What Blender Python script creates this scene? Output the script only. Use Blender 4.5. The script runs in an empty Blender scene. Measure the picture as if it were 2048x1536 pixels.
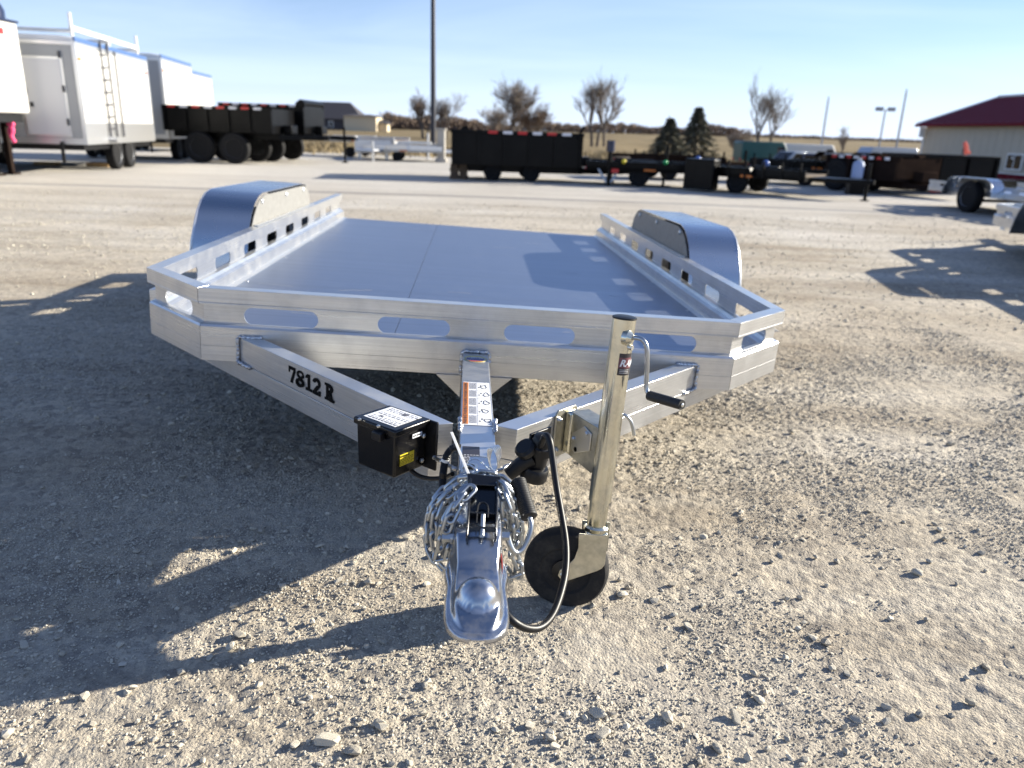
import bpy, bmesh, math, random
import numpy as np
from mathutils import Vector, Matrix
random.seed(7); rng = np.random.default_rng(11)
S = bpy.context.scene
COL = S.collection
PI = math.pi
R = math.radians

# ------------------------------------------------------------ camera
F_PX = 1528.35; PITCH = .3198; ROLL = .034; CAM_H = 1.0776
cam_d = bpy.data.cameras.new('camera'); cam = bpy.data.objects.new('camera', cam_d); COL.objects.link(cam)
S.camera = cam
cam_d.sensor_fit = 'HORIZONTAL'; cam_d.sensor_width = 36.0; cam_d.lens = F_PX / 2048 * 36.0
cam_d.clip_start = .02; cam_d.clip_end = 4000
_f = Vector((0, math.cos(PITCH), -math.sin(PITCH))); _u = Vector((0, math.sin(PITCH), math.cos(PITCH))); _r = Vector((1, 0, 0))
_r2 = _r * math.cos(ROLL) + _u * math.sin(ROLL); _u2 = _u * math.cos(ROLL) - _r * math.sin(ROLL)
cam.matrix_world = Matrix(((_r2.x, _u2.x, -_f.x, 0), (_r2.y, _u2.y, -_f.y, 0), (_r2.z, _u2.z, -_f.z, CAM_H), (0, 0, 0, 1)))
cam_d.dof.use_dof = True; cam_d.dof.focus_distance = 1.6; cam_d.dof.aperture_fstop = 3.5

# ------------------------------------------------------------ light
SUN_AZ, SUN_EL = 19.0, 19.5            # from +X towards +Y
w = bpy.data.worlds.new('World'); S.world = w; w.use_nodes = True
nt = w.node_tree; nt.nodes.clear()
def N(t, ty, **kw):
    n = t.nodes.new(ty)
    for k, v in kw.items(): setattr(n, k, v)
    return n
wo = N(nt, 'ShaderNodeOutputWorld'); bg = N(nt, 'ShaderNodeBackground'); sky = N(nt, 'ShaderNodeTexSky')
sky.sky_type = 'NISHITA'; sky.sun_disc = False
sky.sun_elevation = R(SUN_EL); sky.sun_rotation = R(90 - SUN_AZ)
sky.air_density = 1.0; sky.dust_density = .15; sky.ozone_density = 3.2; sky.altitude = 200
bg.inputs[1].default_value = .055
# thin cirrus over the clear sky
tc = N(nt, 'ShaderNodeTexCoord'); sx = N(nt, 'ShaderNodeSeparateXYZ'); nt.links.new(tc.outputs['Generated'], sx.inputs[0])
def M(t, op, a, b=None, c=None, clamp=False):
    n = N(t, 'ShaderNodeMath', operation=op); n.use_clamp = clamp
    for i, v in enumerate((a, b, c)):
        if v is None: continue
        if isinstance(v, (int, float)): n.inputs[i].default_value = v
        else: t.links.new(v, n.inputs[i])
    return n.outputs[0]
zz = M(nt, 'ADD', M(nt, 'MAXIMUM', sx.outputs[2], 0.0), .13)
cx = N(nt, 'ShaderNodeCombineXYZ')
nt.links.new(M(nt, 'DIVIDE', sx.outputs[0], zz), cx.inputs[0]); nt.links.new(M(nt, 'MULTIPLY', M(nt, 'DIVIDE', sx.outputs[1], zz), 1.9), cx.inputs[1])
cn = N(nt, 'ShaderNodeTexNoise'); cn.inputs['Scale'].default_value = .42; cn.inputs['Detail'].default_value = 9; cn.inputs['Roughness'].default_value = .52; cn.inputs['Distortion'].default_value = .5
nt.links.new(cx.outputs[0], cn.inputs['Vector'])
cr = N(nt, 'ShaderNodeValToRGB'); cr.color_ramp.elements[0].position = .41; cr.color_ramp.elements[1].position = .85
cr.color_ramp.elements[1].color = (.55, .55, .55, 1)
nt.links.new(cn.outputs[0], cr.inputs[0])
cm = N(nt, 'ShaderNodeMixRGB'); cm.inputs[2].default_value = (7.4, 8.4, 10.2, 1)
nt.links.new(cr.outputs[0], cm.inputs[0]); nt.links.new(sky.outputs[0], cm.inputs[1]); hz = N(nt, 'ShaderNodeMixRGB'); hz.inputs[2].default_value = (7.9, 9.0, 10.2, 1); hq = M(nt, 'SUBTRACT', 1, M(nt, 'MULTIPLY', M(nt, 'ABSOLUTE', sx.outputs[2]), 3.6), None, True); nt.links.new(M(nt, 'MULTIPLY', M(nt, 'MULTIPLY', hq, hq), .72), hz.inputs[0]); nt.links.new(cm.outputs[0], hz.inputs[1])
tn = N(nt, 'ShaderNodeMixRGB', blend_type='MULTIPLY'); tn.inputs[0].default_value = 1; tn.inputs[2].default_value = (.90, .95, 1.13, 1); nt.links.new(hz.outputs[0], tn.inputs[1]); nt.links.new(tn.outputs[0], bg.inputs[0]); nt.links.new(bg.outputs[0], wo.inputs[0])

sd = bpy.data.lights.new('sun', 'SUN'); sd.energy = 5.0; sd.angle = R(.53); sd.color = (1.0, .93, .79)
sun = bpy.data.objects.new('sun', sd); COL.objects.link(sun)
SUND = Vector((math.cos(R(SUN_EL)) * math.cos(R(SUN_AZ)), math.cos(R(SUN_EL)) * math.sin(R(SUN_AZ)), math.sin(R(SUN_EL))))
sun.rotation_euler = SUND.to_track_quat('Z', 'Y').to_euler()
S.view_settings.view_transform = 'Standard'; S.view_settings.look = 'None'; S.view_settings.gamma = 1
S.view_settings.use_curve_mapping = False; S.view_settings.exposure = 1.36
S.render.engine = 'CYCLES'
S.cycles.max_bounces = 8; S.cycles.caustics_reflective = False; S.cycles.caustics_refractive = False

# ------------------------------------------------------------ geometry of the place: rays measured in the photo turned into points
CAMP = Vector((0, 0, CAM_H))
def ray(px, py):
    a, b = px - 1024, py - 768
    c, s = math.cos(ROLL), math.sin(ROLL)
    u = (c * a + s * b) / F_PX; v = (-s * a + c * b) / F_PX
    return Vector((u, math.cos(PITCH) - v * math.sin(PITCH), -math.sin(PITCH) - v * math.cos(PITCH)))
def G(px, py, z=0.0):
    d = ray(px, py); return CAMP + d * ((z - CAM_H) / d.z)
def AY(px, py, Y):
    d = ray(px, py); return CAMP + d * (Y / d.y)
YAW, TP, TR = .0609, -.0142, .046
TM = Matrix.Translation((-.1142, 2.2162, .5831)) @ Matrix.Rotation(YAW, 4, 'Z') @ Matrix.Rotation(TR, 4, 'Y') @ Matrix.Rotation(TP, 4, 'X')
TI = TM.inverted()
def T(px, py, ax, val):                     # point on the trailer's own plane axis=val
    o = TI @ CAMP; d = TI.to_3x3() @ ray(px, py)
    return o + d * ((val - o[ax]) / d[ax])
def W2T(p): return TI @ Vector(p)

# ------------------------------------------------------------ materials
MATS = {}
def mat(name, col, rough=.5, metal=0.0, var=0.0, vscale=8, bump=0.0, bscale=60, coat=0.0, stretch=None, rvar=0.0, spec=.5, aniso=0.0, dirt=None, dirt_amt=0.0, dscale=4):
    m = bpy.data.materials.new(name); m.use_nodes = True; t = m.node_tree; b = t.nodes['Principled BSDF']
    b.inputs['Base Color'].default_value = (*col, 1); b.inputs['Roughness'].default_value = rough; b.inputs['Metallic'].default_value = metal
    b.inputs['Coat Weight'].default_value = coat; b.inputs['Specular IOR Level'].default_value = spec; b.inputs['Anisotropic'].default_value = aniso
    tc = N(t, 'ShaderNodeTexCoord'); mp = N(t, 'ShaderNodeMapping'); t.links.new(tc.outputs['Object'], mp.inputs[0])
    if stretch: mp.inputs['Scale'].default_value = stretch
    base = None
    if var or rvar:
        n = N(t, 'ShaderNodeTexNoise'); n.inputs['Scale'].default_value = vscale; n.inputs['Detail'].default_value = 6; t.links.new(mp.outputs[0], n.inputs[0])
        if var:
            mx = N(t, 'ShaderNodeMixRGB'); mx.inputs[1].default_value = (*[min(1, c * (1 + var)) for c in col], 1); mx.inputs[2].default_value = (*[c * (1 - var) for c in col], 1)
            t.links.new(M(t, 'MULTIPLY_ADD', n.outputs[0], 2.2, -.6, True), mx.inputs[0]); base = mx.outputs[0]
        if rvar: t.links.new(M(t, 'MULTIPLY_ADD', n.outputs[0], rvar * 2, rough - rvar, True), b.inputs['Roughness'])
    if dirt:
        n2 = N(t, 'ShaderNodeTexNoise'); n2.inputs['Scale'].default_value = dscale; n2.inputs['Detail'].default_value = 8; n2.inputs['Roughness'].default_value = .7; t.links.new(tc.outputs['Object'], n2.inputs[0])
        md = N(t, 'ShaderNodeMixRGB'); md.inputs[1].default_value = (*col, 1); md.inputs[2].default_value = (*dirt, 1)
        if base: t.links.new(base, md.inputs[1])
        fac = M(t, 'MULTIPLY', M(t, 'MULTIPLY_ADD', n2.outputs[0], 4, -1.9, True), dirt_amt); t.links.new(fac, md.inputs[0]); base = md.outputs[0]
        if metal: t.links.new(M(t, 'SUBTRACT', metal, fac, None, True), b.inputs['Metallic'])
    if base: t.links.new(base, b.inputs['Base Color'])
    if bump:
        n3 = N(t, 'ShaderNodeTexNoise'); n3.inputs['Scale'].default_value = bscale; n3.inputs['Detail'].default_value = 4; t.links.new(mp.outputs[0], n3.inputs[0])
        bp = N(t, 'ShaderNodeBump'); bp.inputs['Strength'].default_value = bump; bp.inputs['Distance'].default_value = .002; t.links.new(n3.outputs[0], bp.inputs['Height']); t.links.new(bp.outputs[0], b.inputs['Normal'])
    MATS[name] = m; return m
ALU = mat('aluminium_extrusion', (.64, .645, .65), .30, .88, var=.12, vscale=2.2, rvar=.08, stretch=(.8, .8, 110), bump=.22, bscale=5, dirt=(.36, .34, .30), dirt_amt=.35, dscale=7)
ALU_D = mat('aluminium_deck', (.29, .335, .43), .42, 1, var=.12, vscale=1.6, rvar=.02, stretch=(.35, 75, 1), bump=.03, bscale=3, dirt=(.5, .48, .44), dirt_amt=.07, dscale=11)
SCUFF = mat('chalky_scuff', (.55, .56, .60), .7)
ALU_F = mat('aluminium_fender', (.50, .54, .60), .27, 1, var=.05, vscale=5, rvar=.05)
ALU_P = mat('aluminium_treadplate', (.27, .265, .25), .6, .6, var=.12, vscale=40, bump=.5, bscale=140)
WELD = mat('weld_metal', (.52, .53, .55), .3, 1, var=.3, vscale=60, bump=.8, bscale=260)
SOOT = mat('weld_soot', (.30, .29, .28), .6, .5)
GALV = mat('zinc_plated_tube', (.70, .675, .56), .19, 1, var=.14, vscale=9, rvar=.09, dirt=(.34, .30, .24), dirt_amt=.25, dscale=14, bump=.05, bscale=30)
GALVP = mat('galvanised_plate', (.50, .48, .40), .36, .9, var=.22, vscale=45, dirt=(.10, .09, .07), dirt_amt=.35, dscale=30)
CHROME = mat('polished_zinc_coupler', (.50, .51, .54), .22, 1, var=.10, vscale=22, rvar=.08, dirt=(.16, .15, .13), dirt_amt=.25, dscale=30, bump=.06, bscale=90)
CHAIN = mat('zinc_chain', (.42, .445, .47), .30, 1, var=.12, vscale=50, rvar=.05)
BOLT = mat('zinc_bolt', (.66, .66, .64), .32, 1)
BLK = mat('black_plastic', (.004, .004, .005), .24, 0, bump=.10, bscale=300, dirt=(.06, .056, .05), dirt_amt=.10, dscale=14, spec=.4)
BLKM = mat('black_moulded_plastic', (.006, .006, .007), .40, spec=.4)
BLKP = mat('black_paint', (.006, .006, .007), .22, coat=.4)
CABLE = mat('black_cable', (.008, .008, .009), .42, spec=.35)
RUB = mat('black_rubber', (.016, .016, .017), .85, bump=.4, bscale=200, dirt=(.10, .09, .075), dirt_amt=.35, dscale=22, spec=.3)
GRIP = mat('ribbed_rubber', (.010, .010, .011), .55)
WPLASTIC = mat('white_nylon', (.72, .72, .70), .4)
STEELW = mat('steel_wire', (.70, .72, .74), .25, 1)
INK = mat('black_ink', (.004, .004, .004), .6, spec=.08)
PAPER = mat('white_label', (.74, .75, .77), .45)
PAPERS = mat('silver_label', (.55, .57, .62), .35)
ORANGE = mat('orange_label', (.62, .20, .03), .5)
YELLOW = mat('yellow_label', (.70, .56, .03), .5)
GREYINK = mat('grey_ink', (.10, .10, .12), .5)
BLUEINK = mat('blue_ink', (.03, .06, .30), .5)
REDINK = mat('red_ink', (.5, .03, .03), .5)
DKLABEL = mat('dark_label', (.030, .026, .030), .35)
MARBAND = mat('maroon_label_band', (.16, .06, .07), .4)
WHITEP = mat('white_paint', (.66, .65, .62), .35, coat=.3, var=.04, vscale=2)
GREYP = mat('light_grey_panel', (.62, .62, .63), .4)
ROOFW = mat('white_roof_skin', (.70, .72, .76), .4)
ALUFAR = mat('bare_aluminium', (.72, .72, .72), .38, .9)
DBLK = mat('black_powder_coat', (.0022, .0022, .0026), .35, dirt=(.016, .015, .014), dirt_amt=.3, dscale=2, spec=.14)
DBRN = mat('weathered_black_steel', (.020, .014, .012), .95, dirt=(.035, .024, .018), dirt_amt=.6, dscale=4, spec=0)
TYRE = mat('tyre_rubber', (.007, .007, .008), .75, spec=.25)
RIM = mat('wheel_rim', (.30, .31, .33), .4, .8)
RIMB = mat('black_wheel_rim', (.07, .073, .08), .35, .5)
REDR = mat('red_reflector', (.55, .02, .02), .35)
WHTR = mat('white_reflector', (.75, .75, .78), .35)
AMBER = mat('amber_lens', (.75, .20, .02), .3)
PINK = mat('pink_ribbon', (.90, .08, .22), .6)
CORAL = mat('coral_ribbon', (.95, .18, .12), .6)
WOOD = mat('pale_timber', (.42, .27, .13), .8, var=.25, vscale=12)
WOODD = mat('dark_timber', (.10, .07, .045), .85, var=.3, vscale=12)
POLE = mat('dark_pole_paint', (.035, .035, .045), .4, .3)
ALUDK = mat('dull_aluminium', (.06, .06, .07), .6, .2)
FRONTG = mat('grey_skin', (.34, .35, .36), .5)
SKYEDGE = mat('sky_reflection_blue', (.06, .12, .28), .4)  # sky reflection on the roof corner, put into the colour
POLEG = mat('galvanised_pole', (.35, .36, .38), .5, .5)
NAVY = mat('navy_paint', (.012, .018, .05), .3)
BLUEP = mat('blue_paint', (.05, .13, .42), .35)
GREENP = mat('green_paint', (.01, .35, .10), .4)
TEAL = mat('teal_paint', (.012, .085, .08), .35)
PALEB = mat('pale_blue_paint', (.30, .38, .58), .5)
SILVER = mat('silver_paint', (.45, .48, .52), .3, .6)
DKBLUE = mat('dark_blue_paint', (.015, .03, .09), .25, coat=.5)
DKRED = mat('dark_grey_paint', (.03, .025, .03), .3, coat=.5)
GLASS = mat('tinted_glass', (.01, .013, .018), .06)
TANW = mat('tan_metal_siding', (.50, .45, .36), .55, var=.04, vscale=3)
MAROON = mat('maroon_metal', (.15, .006, .016), .6, spec=.12)
TRIMW = mat('white_trim', (.78, .77, .74), .45)
HDARK = mat('dark_shingle', (.055, .05, .055), .8)
HTAN = mat('cream_siding', (.62, .52, .36), .7)
BARK = mat('grey_brown_bark', (.13, .105, .085), .9)
TWIG = mat('brown_twigs', (.26, .22, .18), .9, var=.2, vscale=.5)
TWIG2 = mat('red_brown_scrub', (.17, .12, .085), .9, var=.3, vscale=.2)
NEEDLE = mat('dark_green_needles', (.105, .10, .065), .8, var=.4, vscale=2)
STRAW = mat('dry_grass', (.24, .185, .10), .9, var=.35, vscale=1)
CONC = mat('concrete', (.45, .42, .37), .8, var=.1)

def ground_mat():
    m = bpy.data.materials.new('gravel_ground'); m.use_nodes = True; t = m.node_tree; b = t.nodes['Principled BSDF']
    b.inputs['Roughness'].default_value = .95; b.inputs['Specular IOR Level'].default_value = .15
    tc = N(t, 'ShaderNodeTexCoord'); P = tc.outputs['Object']; sp = N(t, 'ShaderNodeSeparateXYZ'); t.links.new(P, sp.inputs[0]); X, Y = sp.outputs[0], sp.outputs[1]
    def noise(s, d=5, r=.6, dist=0): 
        n = N(t, 'ShaderNodeTexNoise'); n.inputs['Scale'].default_value = s; n.inputs['Detail'].default_value = d; n.inputs['Roughness'].default_value = r; n.inputs['Distortion'].default_value = dist; t.links.new(P, n.inputs[0]); return n.outputs[0]
    def ramp(v, stops):
        r = N(t, 'ShaderNodeValToRGB'); e = r.color_ramp.elements
        while len(e) < len(stops): e.new(.5)
        for q, (p, c) in zip(e, stops): q.position = p; q.color = (*c, 1)
        t.links.new(v, r.inputs[0]); return r.outputs[0]
    def mix(f, a, c, typ='MIX'):
        x = N(t, 'ShaderNodeMixRGB', blend_type=typ)
        for i, v in enumerate((f, a, c)):
            if isinstance(v, (int, float)): x.inputs[i].default_value = v
            elif isinstance(v, tuple): x.inputs[i].default_value = (*v, 1)
            else: t.links.new(v, x.inputs[i])
        return x.outputs[0]
    big = noise(.35, 6, .62, .6)
    fine = noise(55, 5, .75)
    c = ramp(big, [(.34, (.42, .365, .285)), (.52, (.49, .445, .37)), (.66, (.54, .505, .445))])
    c = mix(1.0, c, ramp(fine, [(.28, (.62, .62, .64)), (.5, (1, 1, 1)), (.72, (1.22, 1.2, 1.16))]), 'MULTIPLY')
    vo = N(t, 'ShaderNodeTexVoronoi'); vo.inputs['Scale'].default_value = 34; t.links.new(P, vo.inputs[0])
    sepc = N(t, 'ShaderNodeSeparateXYZ'); t.links.new(vo.outputs['Color'], sepc.inputs[0])
    c = mix(1.0, c, ramp(sepc.outputs[0], [(.0, (.72, .72, .74)), (.45, (1, 1, 1)), (1, (1.18, 1.16, 1.12))]), 'MULTIPLY')
    # browner, finer dirt in the traffic lane on the right and paler fresh gravel beyond
    lane = M(t, 'MULTIPLY', M(t, 'MULTIPLY_ADD', noise(.22, 4, .6, .4), 5, -2.15, True), .55)
    c = mix(lane, c, (.38, .315, .235))
    mp = N(t, 'ShaderNodeMapping'); mp.inputs['Scale'].default_value = (.22, 1.3, 1); mp.inputs['Rotation'].default_value = (0, 0, .12); t.links.new(P, mp.inputs[0])
    sn = N(t, 'ShaderNodeTexNoise'); sn.inputs['Scale'].default_value = 1.1; sn.inputs['Detail'].default_value = 7; sn.inputs['Roughness'].default_value = .65; t.links.new(mp.outputs[0], sn.inputs[0])
    c = mix(1.0, c, ramp(sn.outputs[0], [(.32, (.70, .665, .63)), (.5, (1, 1, 1)), (.66, (1.14, 1.145, 1.16))]), 'MULTIPLY')
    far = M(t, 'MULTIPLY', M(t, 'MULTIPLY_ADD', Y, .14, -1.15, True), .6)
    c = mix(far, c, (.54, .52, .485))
    # two thin darker lines crossing the yard
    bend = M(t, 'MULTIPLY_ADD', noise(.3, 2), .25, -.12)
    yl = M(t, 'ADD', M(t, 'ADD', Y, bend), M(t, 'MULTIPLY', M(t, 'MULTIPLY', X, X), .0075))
    dline = M(t, 'SUBTRACT', 1, M(t, 'MULTIPLY', M(t, 'ABSOLUTE', M(t, 'SUBTRACT', yl, 13.25)), 5.5), None, True)
    c = mix(M(t, 'MULTIPLY', dline, .9), c, (.15, .15, .165))
    dline2 = M(t, 'SUBTRACT', 1, M(t, 'MULTIPLY', M(t, 'ABSOLUTE', M(t, 'SUBTRACT', yl, 16.4)), 5), None, True)
    c = mix(M(t, 'MULTIPLY', dline2, .28), c, (.2, .19, .19))
    # dry grass field beyond the yard
    shift = M(t, 'MULTIPLY', M(t, 'MULTIPLY_ADD', X, .3, -1.5, True), 10.5)
    gm = M(t, 'MULTIPLY_ADD', M(t, 'ADD', M(t, 'ADD', Y, shift), M(t, 'MULTIPLY_ADD', noise(.5, 5, .7), 7, -3.5)), .8, -.8 * 31, True)
    gc = ramp(noise(.09, 8, .7, .5), [(.3, (.11, .085, .045)), (.5, (.20, .15, .08)), (.7, (.28, .22, .125))])
    gc = mix(1.0, gc, ramp(noise(3, 6, .8), [(.3, (.7, .7, .7)), (.7, (1.25, 1.25, 1.2))]), 'MULTIPLY')
    c = mix(gm, c, gc)
    t.links.new(c, b.inputs['Base Color'])
    bp = N(t, 'ShaderNodeBump'); bp.inputs['Strength'].default_value = .85; bp.inputs['Distance'].default_value = .009
    v2 = N(t, 'ShaderNodeTexVoronoi'); v2.inputs['Scale'].default_value = 150; t.links.new(P, v2.inputs[0])
    hh = M(t, 'ADD', M(t, 'ADD', M(t, 'MULTIPLY', noise(110, 4, .8), .8), M(t, 'MULTIPLY', M(t, 'SUBTRACT', 1, vo.outputs['Distance']), .5)), M(t, 'MULTIPLY', M(t, 'SUBTRACT', 1, v2.outputs['Distance']), .35))
    t.links.new(hh, bp.inputs['Height']); t.links.new(bp.outputs[0], b.inputs['Normal'])
    return m
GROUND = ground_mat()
def stone_mat(name, a, c):
    m = bpy.data.materials.new(name); m.use_nodes = True; t = m.node_tree; b = t.nodes['Principled BSDF']; b.inputs['Roughness'].default_value = .92; b.inputs['Specular IOR Level'].default_value = .2
    at = N(t, 'ShaderNodeAttribute'); at.attribute_name = 'shade'
    oi = N(t, 'ShaderNodeObjectInfo'); tc = N(t, 'ShaderNodeTexCoord'); n = N(t, 'ShaderNodeTexNoise'); n.inputs['Scale'].default_value = 90; n.inputs['Detail'].default_value = 5; t.links.new(tc.outputs['Object'], n.inputs[0])
    v = M(t, 'ADD', M(t, 'MULTIPLY', M(t, 'FRACT', M(t, 'ADD', at.outputs['Fac'], oi.outputs['Random'])), .8), M(t, 'MULTIPLY_ADD', n.outputs[0], .9, -.35), None, True)
    r = N(t, 'ShaderNodeValToRGB'); r.color_ramp.elements[0].color = (*a, 1); r.color_ramp.elements[1].color = (*c, 1); t.links.new(v, r.inputs[0]); t.links.new(r.outputs[0], b.inputs['Base Color'])
    bp = N(t, 'ShaderNodeBump'); bp.inputs['Strength'].default_value = .5; bp.inputs['Distance'].default_value = .003; t.links.new(n.outputs[0], bp.inputs['Height']); t.links.new(bp.outputs[0], b.inputs['Normal'])
    return m
STONE = stone_mat('limestone', (.36, .325, .265), (.62, .57, .47))

# ------------------------------------------------------------ mesh helpers
def frame(d):
    d = Vector(d).normalized(); a = Vector((0, 0, 1)) if abs(d.z) < .9 else Vector((1, 0, 0))
    x = d.cross(a).normalized(); return x, d.cross(x).normalized(), d
class MB:
    def __init__(s): s.v = []; s.f = []
    def add(s, vs, fs):
        o = len(s.v); s.v += [tuple(v) for v in vs]; s.f += [tuple(i + o for i in f) for f in fs]; return s
    def box(s, c, d, rz=0, M4=None):
        c = Vector(c); hx, hy, hz = d[0] / 2, d[1] / 2, d[2] / 2
        vs = [Vector((x, y, z)) for x in (-hx, hx) for y in (-hy, hy) for z in (-hz, hz)]
        if rz: vs = [Matrix.Rotation(rz, 3, 'Z') @ v for v in vs]
        if M4: vs = [M4 @ v for v in vs]
        vs = [v + c for v in vs]
        return s.add(vs, [(0, 1, 3, 2), (4, 6, 7, 5), (0, 4, 5, 1), (2, 3, 7, 6), (0, 2, 6, 4), (1, 5, 7, 3)])
    def b2(s, a, b): return s.box([(p + q) / 2 for p, q in zip(a, b)], [abs(p - q) for p, q in zip(a, b)])
    def obox(s, c, ax, ay, az, d):          # oriented box
        c = Vector(c); vs = [c + Vector(ax) * (i * d[0] / 2) + Vector(ay) * (j * d[1] / 2) + Vector(az) * (k * d[2] / 2) for i in (-1, 1) for j in (-1, 1) for k in (-1, 1)]
        return s.add(vs, [(0, 1, 3, 2), (4, 6, 7, 5), (0, 4, 5, 1), (2, 3, 7, 6), (0, 2, 6, 4), (1, 5, 7, 3)])
    def cyl(s, a, b, r, r2=None, n=16, cap=True):
        a, b = Vector(a), Vector(b); r2 = r if r2 is None else r2; x, y, d = frame(b - a); vs = []
        for p, q in ((a, r), (b, r2)): vs += [p + x * (q * math.cos(2 * PI * i / n)) + y * (q * math.sin(2 * PI * i / n)) for i in range(n)]
        fs = [(i, (i + 1) % n, n + (i + 1) % n, n + i) for i in range(n)]
        if cap: fs += [tuple(range(n - 1, -1, -1)), tuple(range(n, 2 * n))]
        return s.add(vs, fs)
    def tube(s, pts, r, n=8, closed=False, cap=True, smooth=0):
        pts = [Vector(p) for p in pts]
        for _ in range(smooth):             # Chaikin
            q = [] if closed else [pts[0]]
            L = len(pts)
            for i in range(L if closed else L - 1):
                a, b = pts[i], pts[(i + 1) % L]; q += [a * .75 + b * .25, a * .25 + b * .75]
            if not closed: q.append(pts[-1])
            pts = q
        L = len(pts); vs = []; up = None
        for i, p in enumerate(pts):
            a = pts[(i - 1) % L] if (closed or i) else p; b = pts[(i + 1) % L] if (closed or i < L - 1) else p
            d = (b - a).normalized()
            if up is None: up = frame(d)[0]
            x = (up - d * up.dot(d)).normalized(); y = d.cross(x); up = x
            rr = r(i / (L - 1)) if callable(r) else r
            vs += [p + x * (rr * math.cos(2 * PI * k / n)) + y * (rr * math.sin(2 * PI * k / n)) for k in range(n)]
        fs = []
        for i in range(L if closed else L - 1):
            j = (i + 1) % L; fs += [(i * n + k, i * n + (k + 1) % n, j * n + (k + 1) % n, j * n + k) for k in range(n)]
        if cap and not closed: fs += [tuple(range(n - 1, -1, -1)), tuple((L - 1) * n + k for k in range(n))]
        return s.add(vs, fs)
    def prism(s, poly, fn, t0, t1):         # poly 2D, fn(u,v,t)->3D
        n = len(poly); vs = [fn(u, v, t0) for u, v in poly] + [fn(u, v, t1) for u, v in poly]
        return s.add(vs, [tuple(range(n - 1, -1, -1)), tuple(range(n, 2 * n))] + [(i, (i + 1) % n, n + (i + 1) % n, n + i) for i in range(n)])
    def lathe(s, prof, c, axis, n=24):      # prof [(r, h)]
        c = Vector(c); x, y, d = frame(axis); vs = []
        for r, h in prof: vs += [c + d * h + x * (r * math.cos(2 * PI * i / n)) + y * (r * math.sin(2 * PI * i / n)) for i in range(n)]
        fs = [(j * n + i, j * n + (i + 1) % n, (j + 1) * n + (i + 1) % n, (j + 1) * n + i) for j in range(len(prof) - 1) for i in range(n)]
        fs += [tuple(range(n - 1, -1, -1)), tuple((len(prof) - 1) * n + i for i in range(n))]
        return s.add(vs, fs)
    def mesh(s, name, m, smooth=35):
        me = bpy.data.meshes.new(name); me.from_pydata(s.v, [], s.f); me.materials.append(m)
        bm = bmesh.new(); bm.from_mesh(me); bmesh.ops.recalc_face_normals(bm, faces=bm.faces); bm.to_mesh(me); bm.free()
        if smooth: me.shade_smooth(); me.set_sharp_from_angle(angle=R(smooth))
        return me
    def build(s, name, m, parent=None, smooth=35, bevel=0, seg=2):
        o = bpy.data.objects.new(name, s.mesh(name, m, smooth)); COL.objects.link(o); o.parent = parent
        if bevel:
            b = o.modifiers.new('bevel', 'BEVEL'); b.width = bevel; b.segments = seg; b.limit_method = 'ANGLE'; b.angle_limit = R(40)
        return o
def tag(o, label=None, cat=None, group=None, kind=None):
    for k, v in (('label', label), ('category', cat), ('group', group), ('kind', kind)):
        if v: o[k] = v
    return o
def empty(name, loc=(0, 0, 0), rz=0, label=None, cat=None, group=None, matrix=None):
    o = bpy.data.objects.new(name, None); COL.objects.link(o); o.empty_display_size = .1
    if matrix: o.matrix_world = matrix
    else: o.location = loc; o.rotation_euler = (0, 0, rz)
    return tag(o, label, cat, group)
def copy_tree(o, parent=None, level=0, skip=()):
    c = o.copy(); COL.objects.link(c)
    if parent:
        c.parent = parent
    for ch in list(o.children):
        if ch.name.split('.')[0] in skip: continue
        copy_tree(ch, c, level + 1, skip)
    return c
def text_mesh(txt, size, extr, m, name, parent, M4, bold=0, sx=1.0, sub=None):
    cu = bpy.data.curves.new('t', 'FONT'); cu.body = txt; cu.size = size; cu.extrude = extr; cu.offset = bold; cu.align_x = 'CENTER'; cu.align_y = 'CENTER'
    ob = bpy.data.objects.new('t', cu); COL.objects.link(ob); bpy.context.view_layer.update()
    me = bpy.data.meshes.new_from_object(ob.evaluated_get(bpy.context.evaluated_depsgraph_get()))
    bpy.data.objects.remove(ob); bpy.data.curves.remove(cu)
    me.transform(M4 @ Matrix.Diagonal((sx, 1, 1, 1))); me.materials.clear(); me.materials.append(m)
    o = bpy.data.objects.new(name, me); COL.objects.link(o); o.parent = parent; return o
def basis(o, x, y):                         # matrix whose local x,y lie along given directions
    x = Vector(x).normalized(); y = Vector(y); y = (y - x * y.dot(x)).normalized(); z = x.cross(y)
    return Matrix(((x.x, y.x, z.x, o[0]), (x.y, y.y, z.y, o[1]), (x.z, y.z, z.z, o[2]), (0, 0, 0, 1)))

# ------------------------------------------------------------ ground
def sstep(a, b, x): t = np.clip((x - a) / (b - a), 0, 1); return t * t * (3 - 2 * t)
def gz(x, y):
    x = np.asarray(x, float); y = np.asarray(y, float)
    drop = -1.5 * sstep(7, 22, x) * sstep(18, 60, y) * (1 - sstep(85, 150, y))
    rise = 1.7 * sstep(90, 260, y) * (.55 + .45 * sstep(-40, 60, x))
    return drop + rise
PX0, PX1, PY0, PY1 = -2.8, 2.8, .8, 5.2
xs = np.unique(np.concatenate([[-2500, -1200, -600, -300, -180, -120, -80, -60, -45], np.arange(-34, 35, 2.0), [PX0, PX1, 40, 46, 60, 80, 120, 180, 300, 600, 1200, 2500]]))
ys = np.unique(np.concatenate([[-60, -20, -8, -3], [PY0, PY1], np.arange(7, 60, 2.0), [66, 74, 84, 96, 110, 125, 145, 170, 200, 230, 260, 320, 500, 1000, 2500]]))
gx, gy = np.meshgrid(xs, ys); gv = np.stack([gx.ravel(), gy.ravel(), gz(gx, gy).ravel()], 1)
nx = len(xs); gf = []
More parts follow.
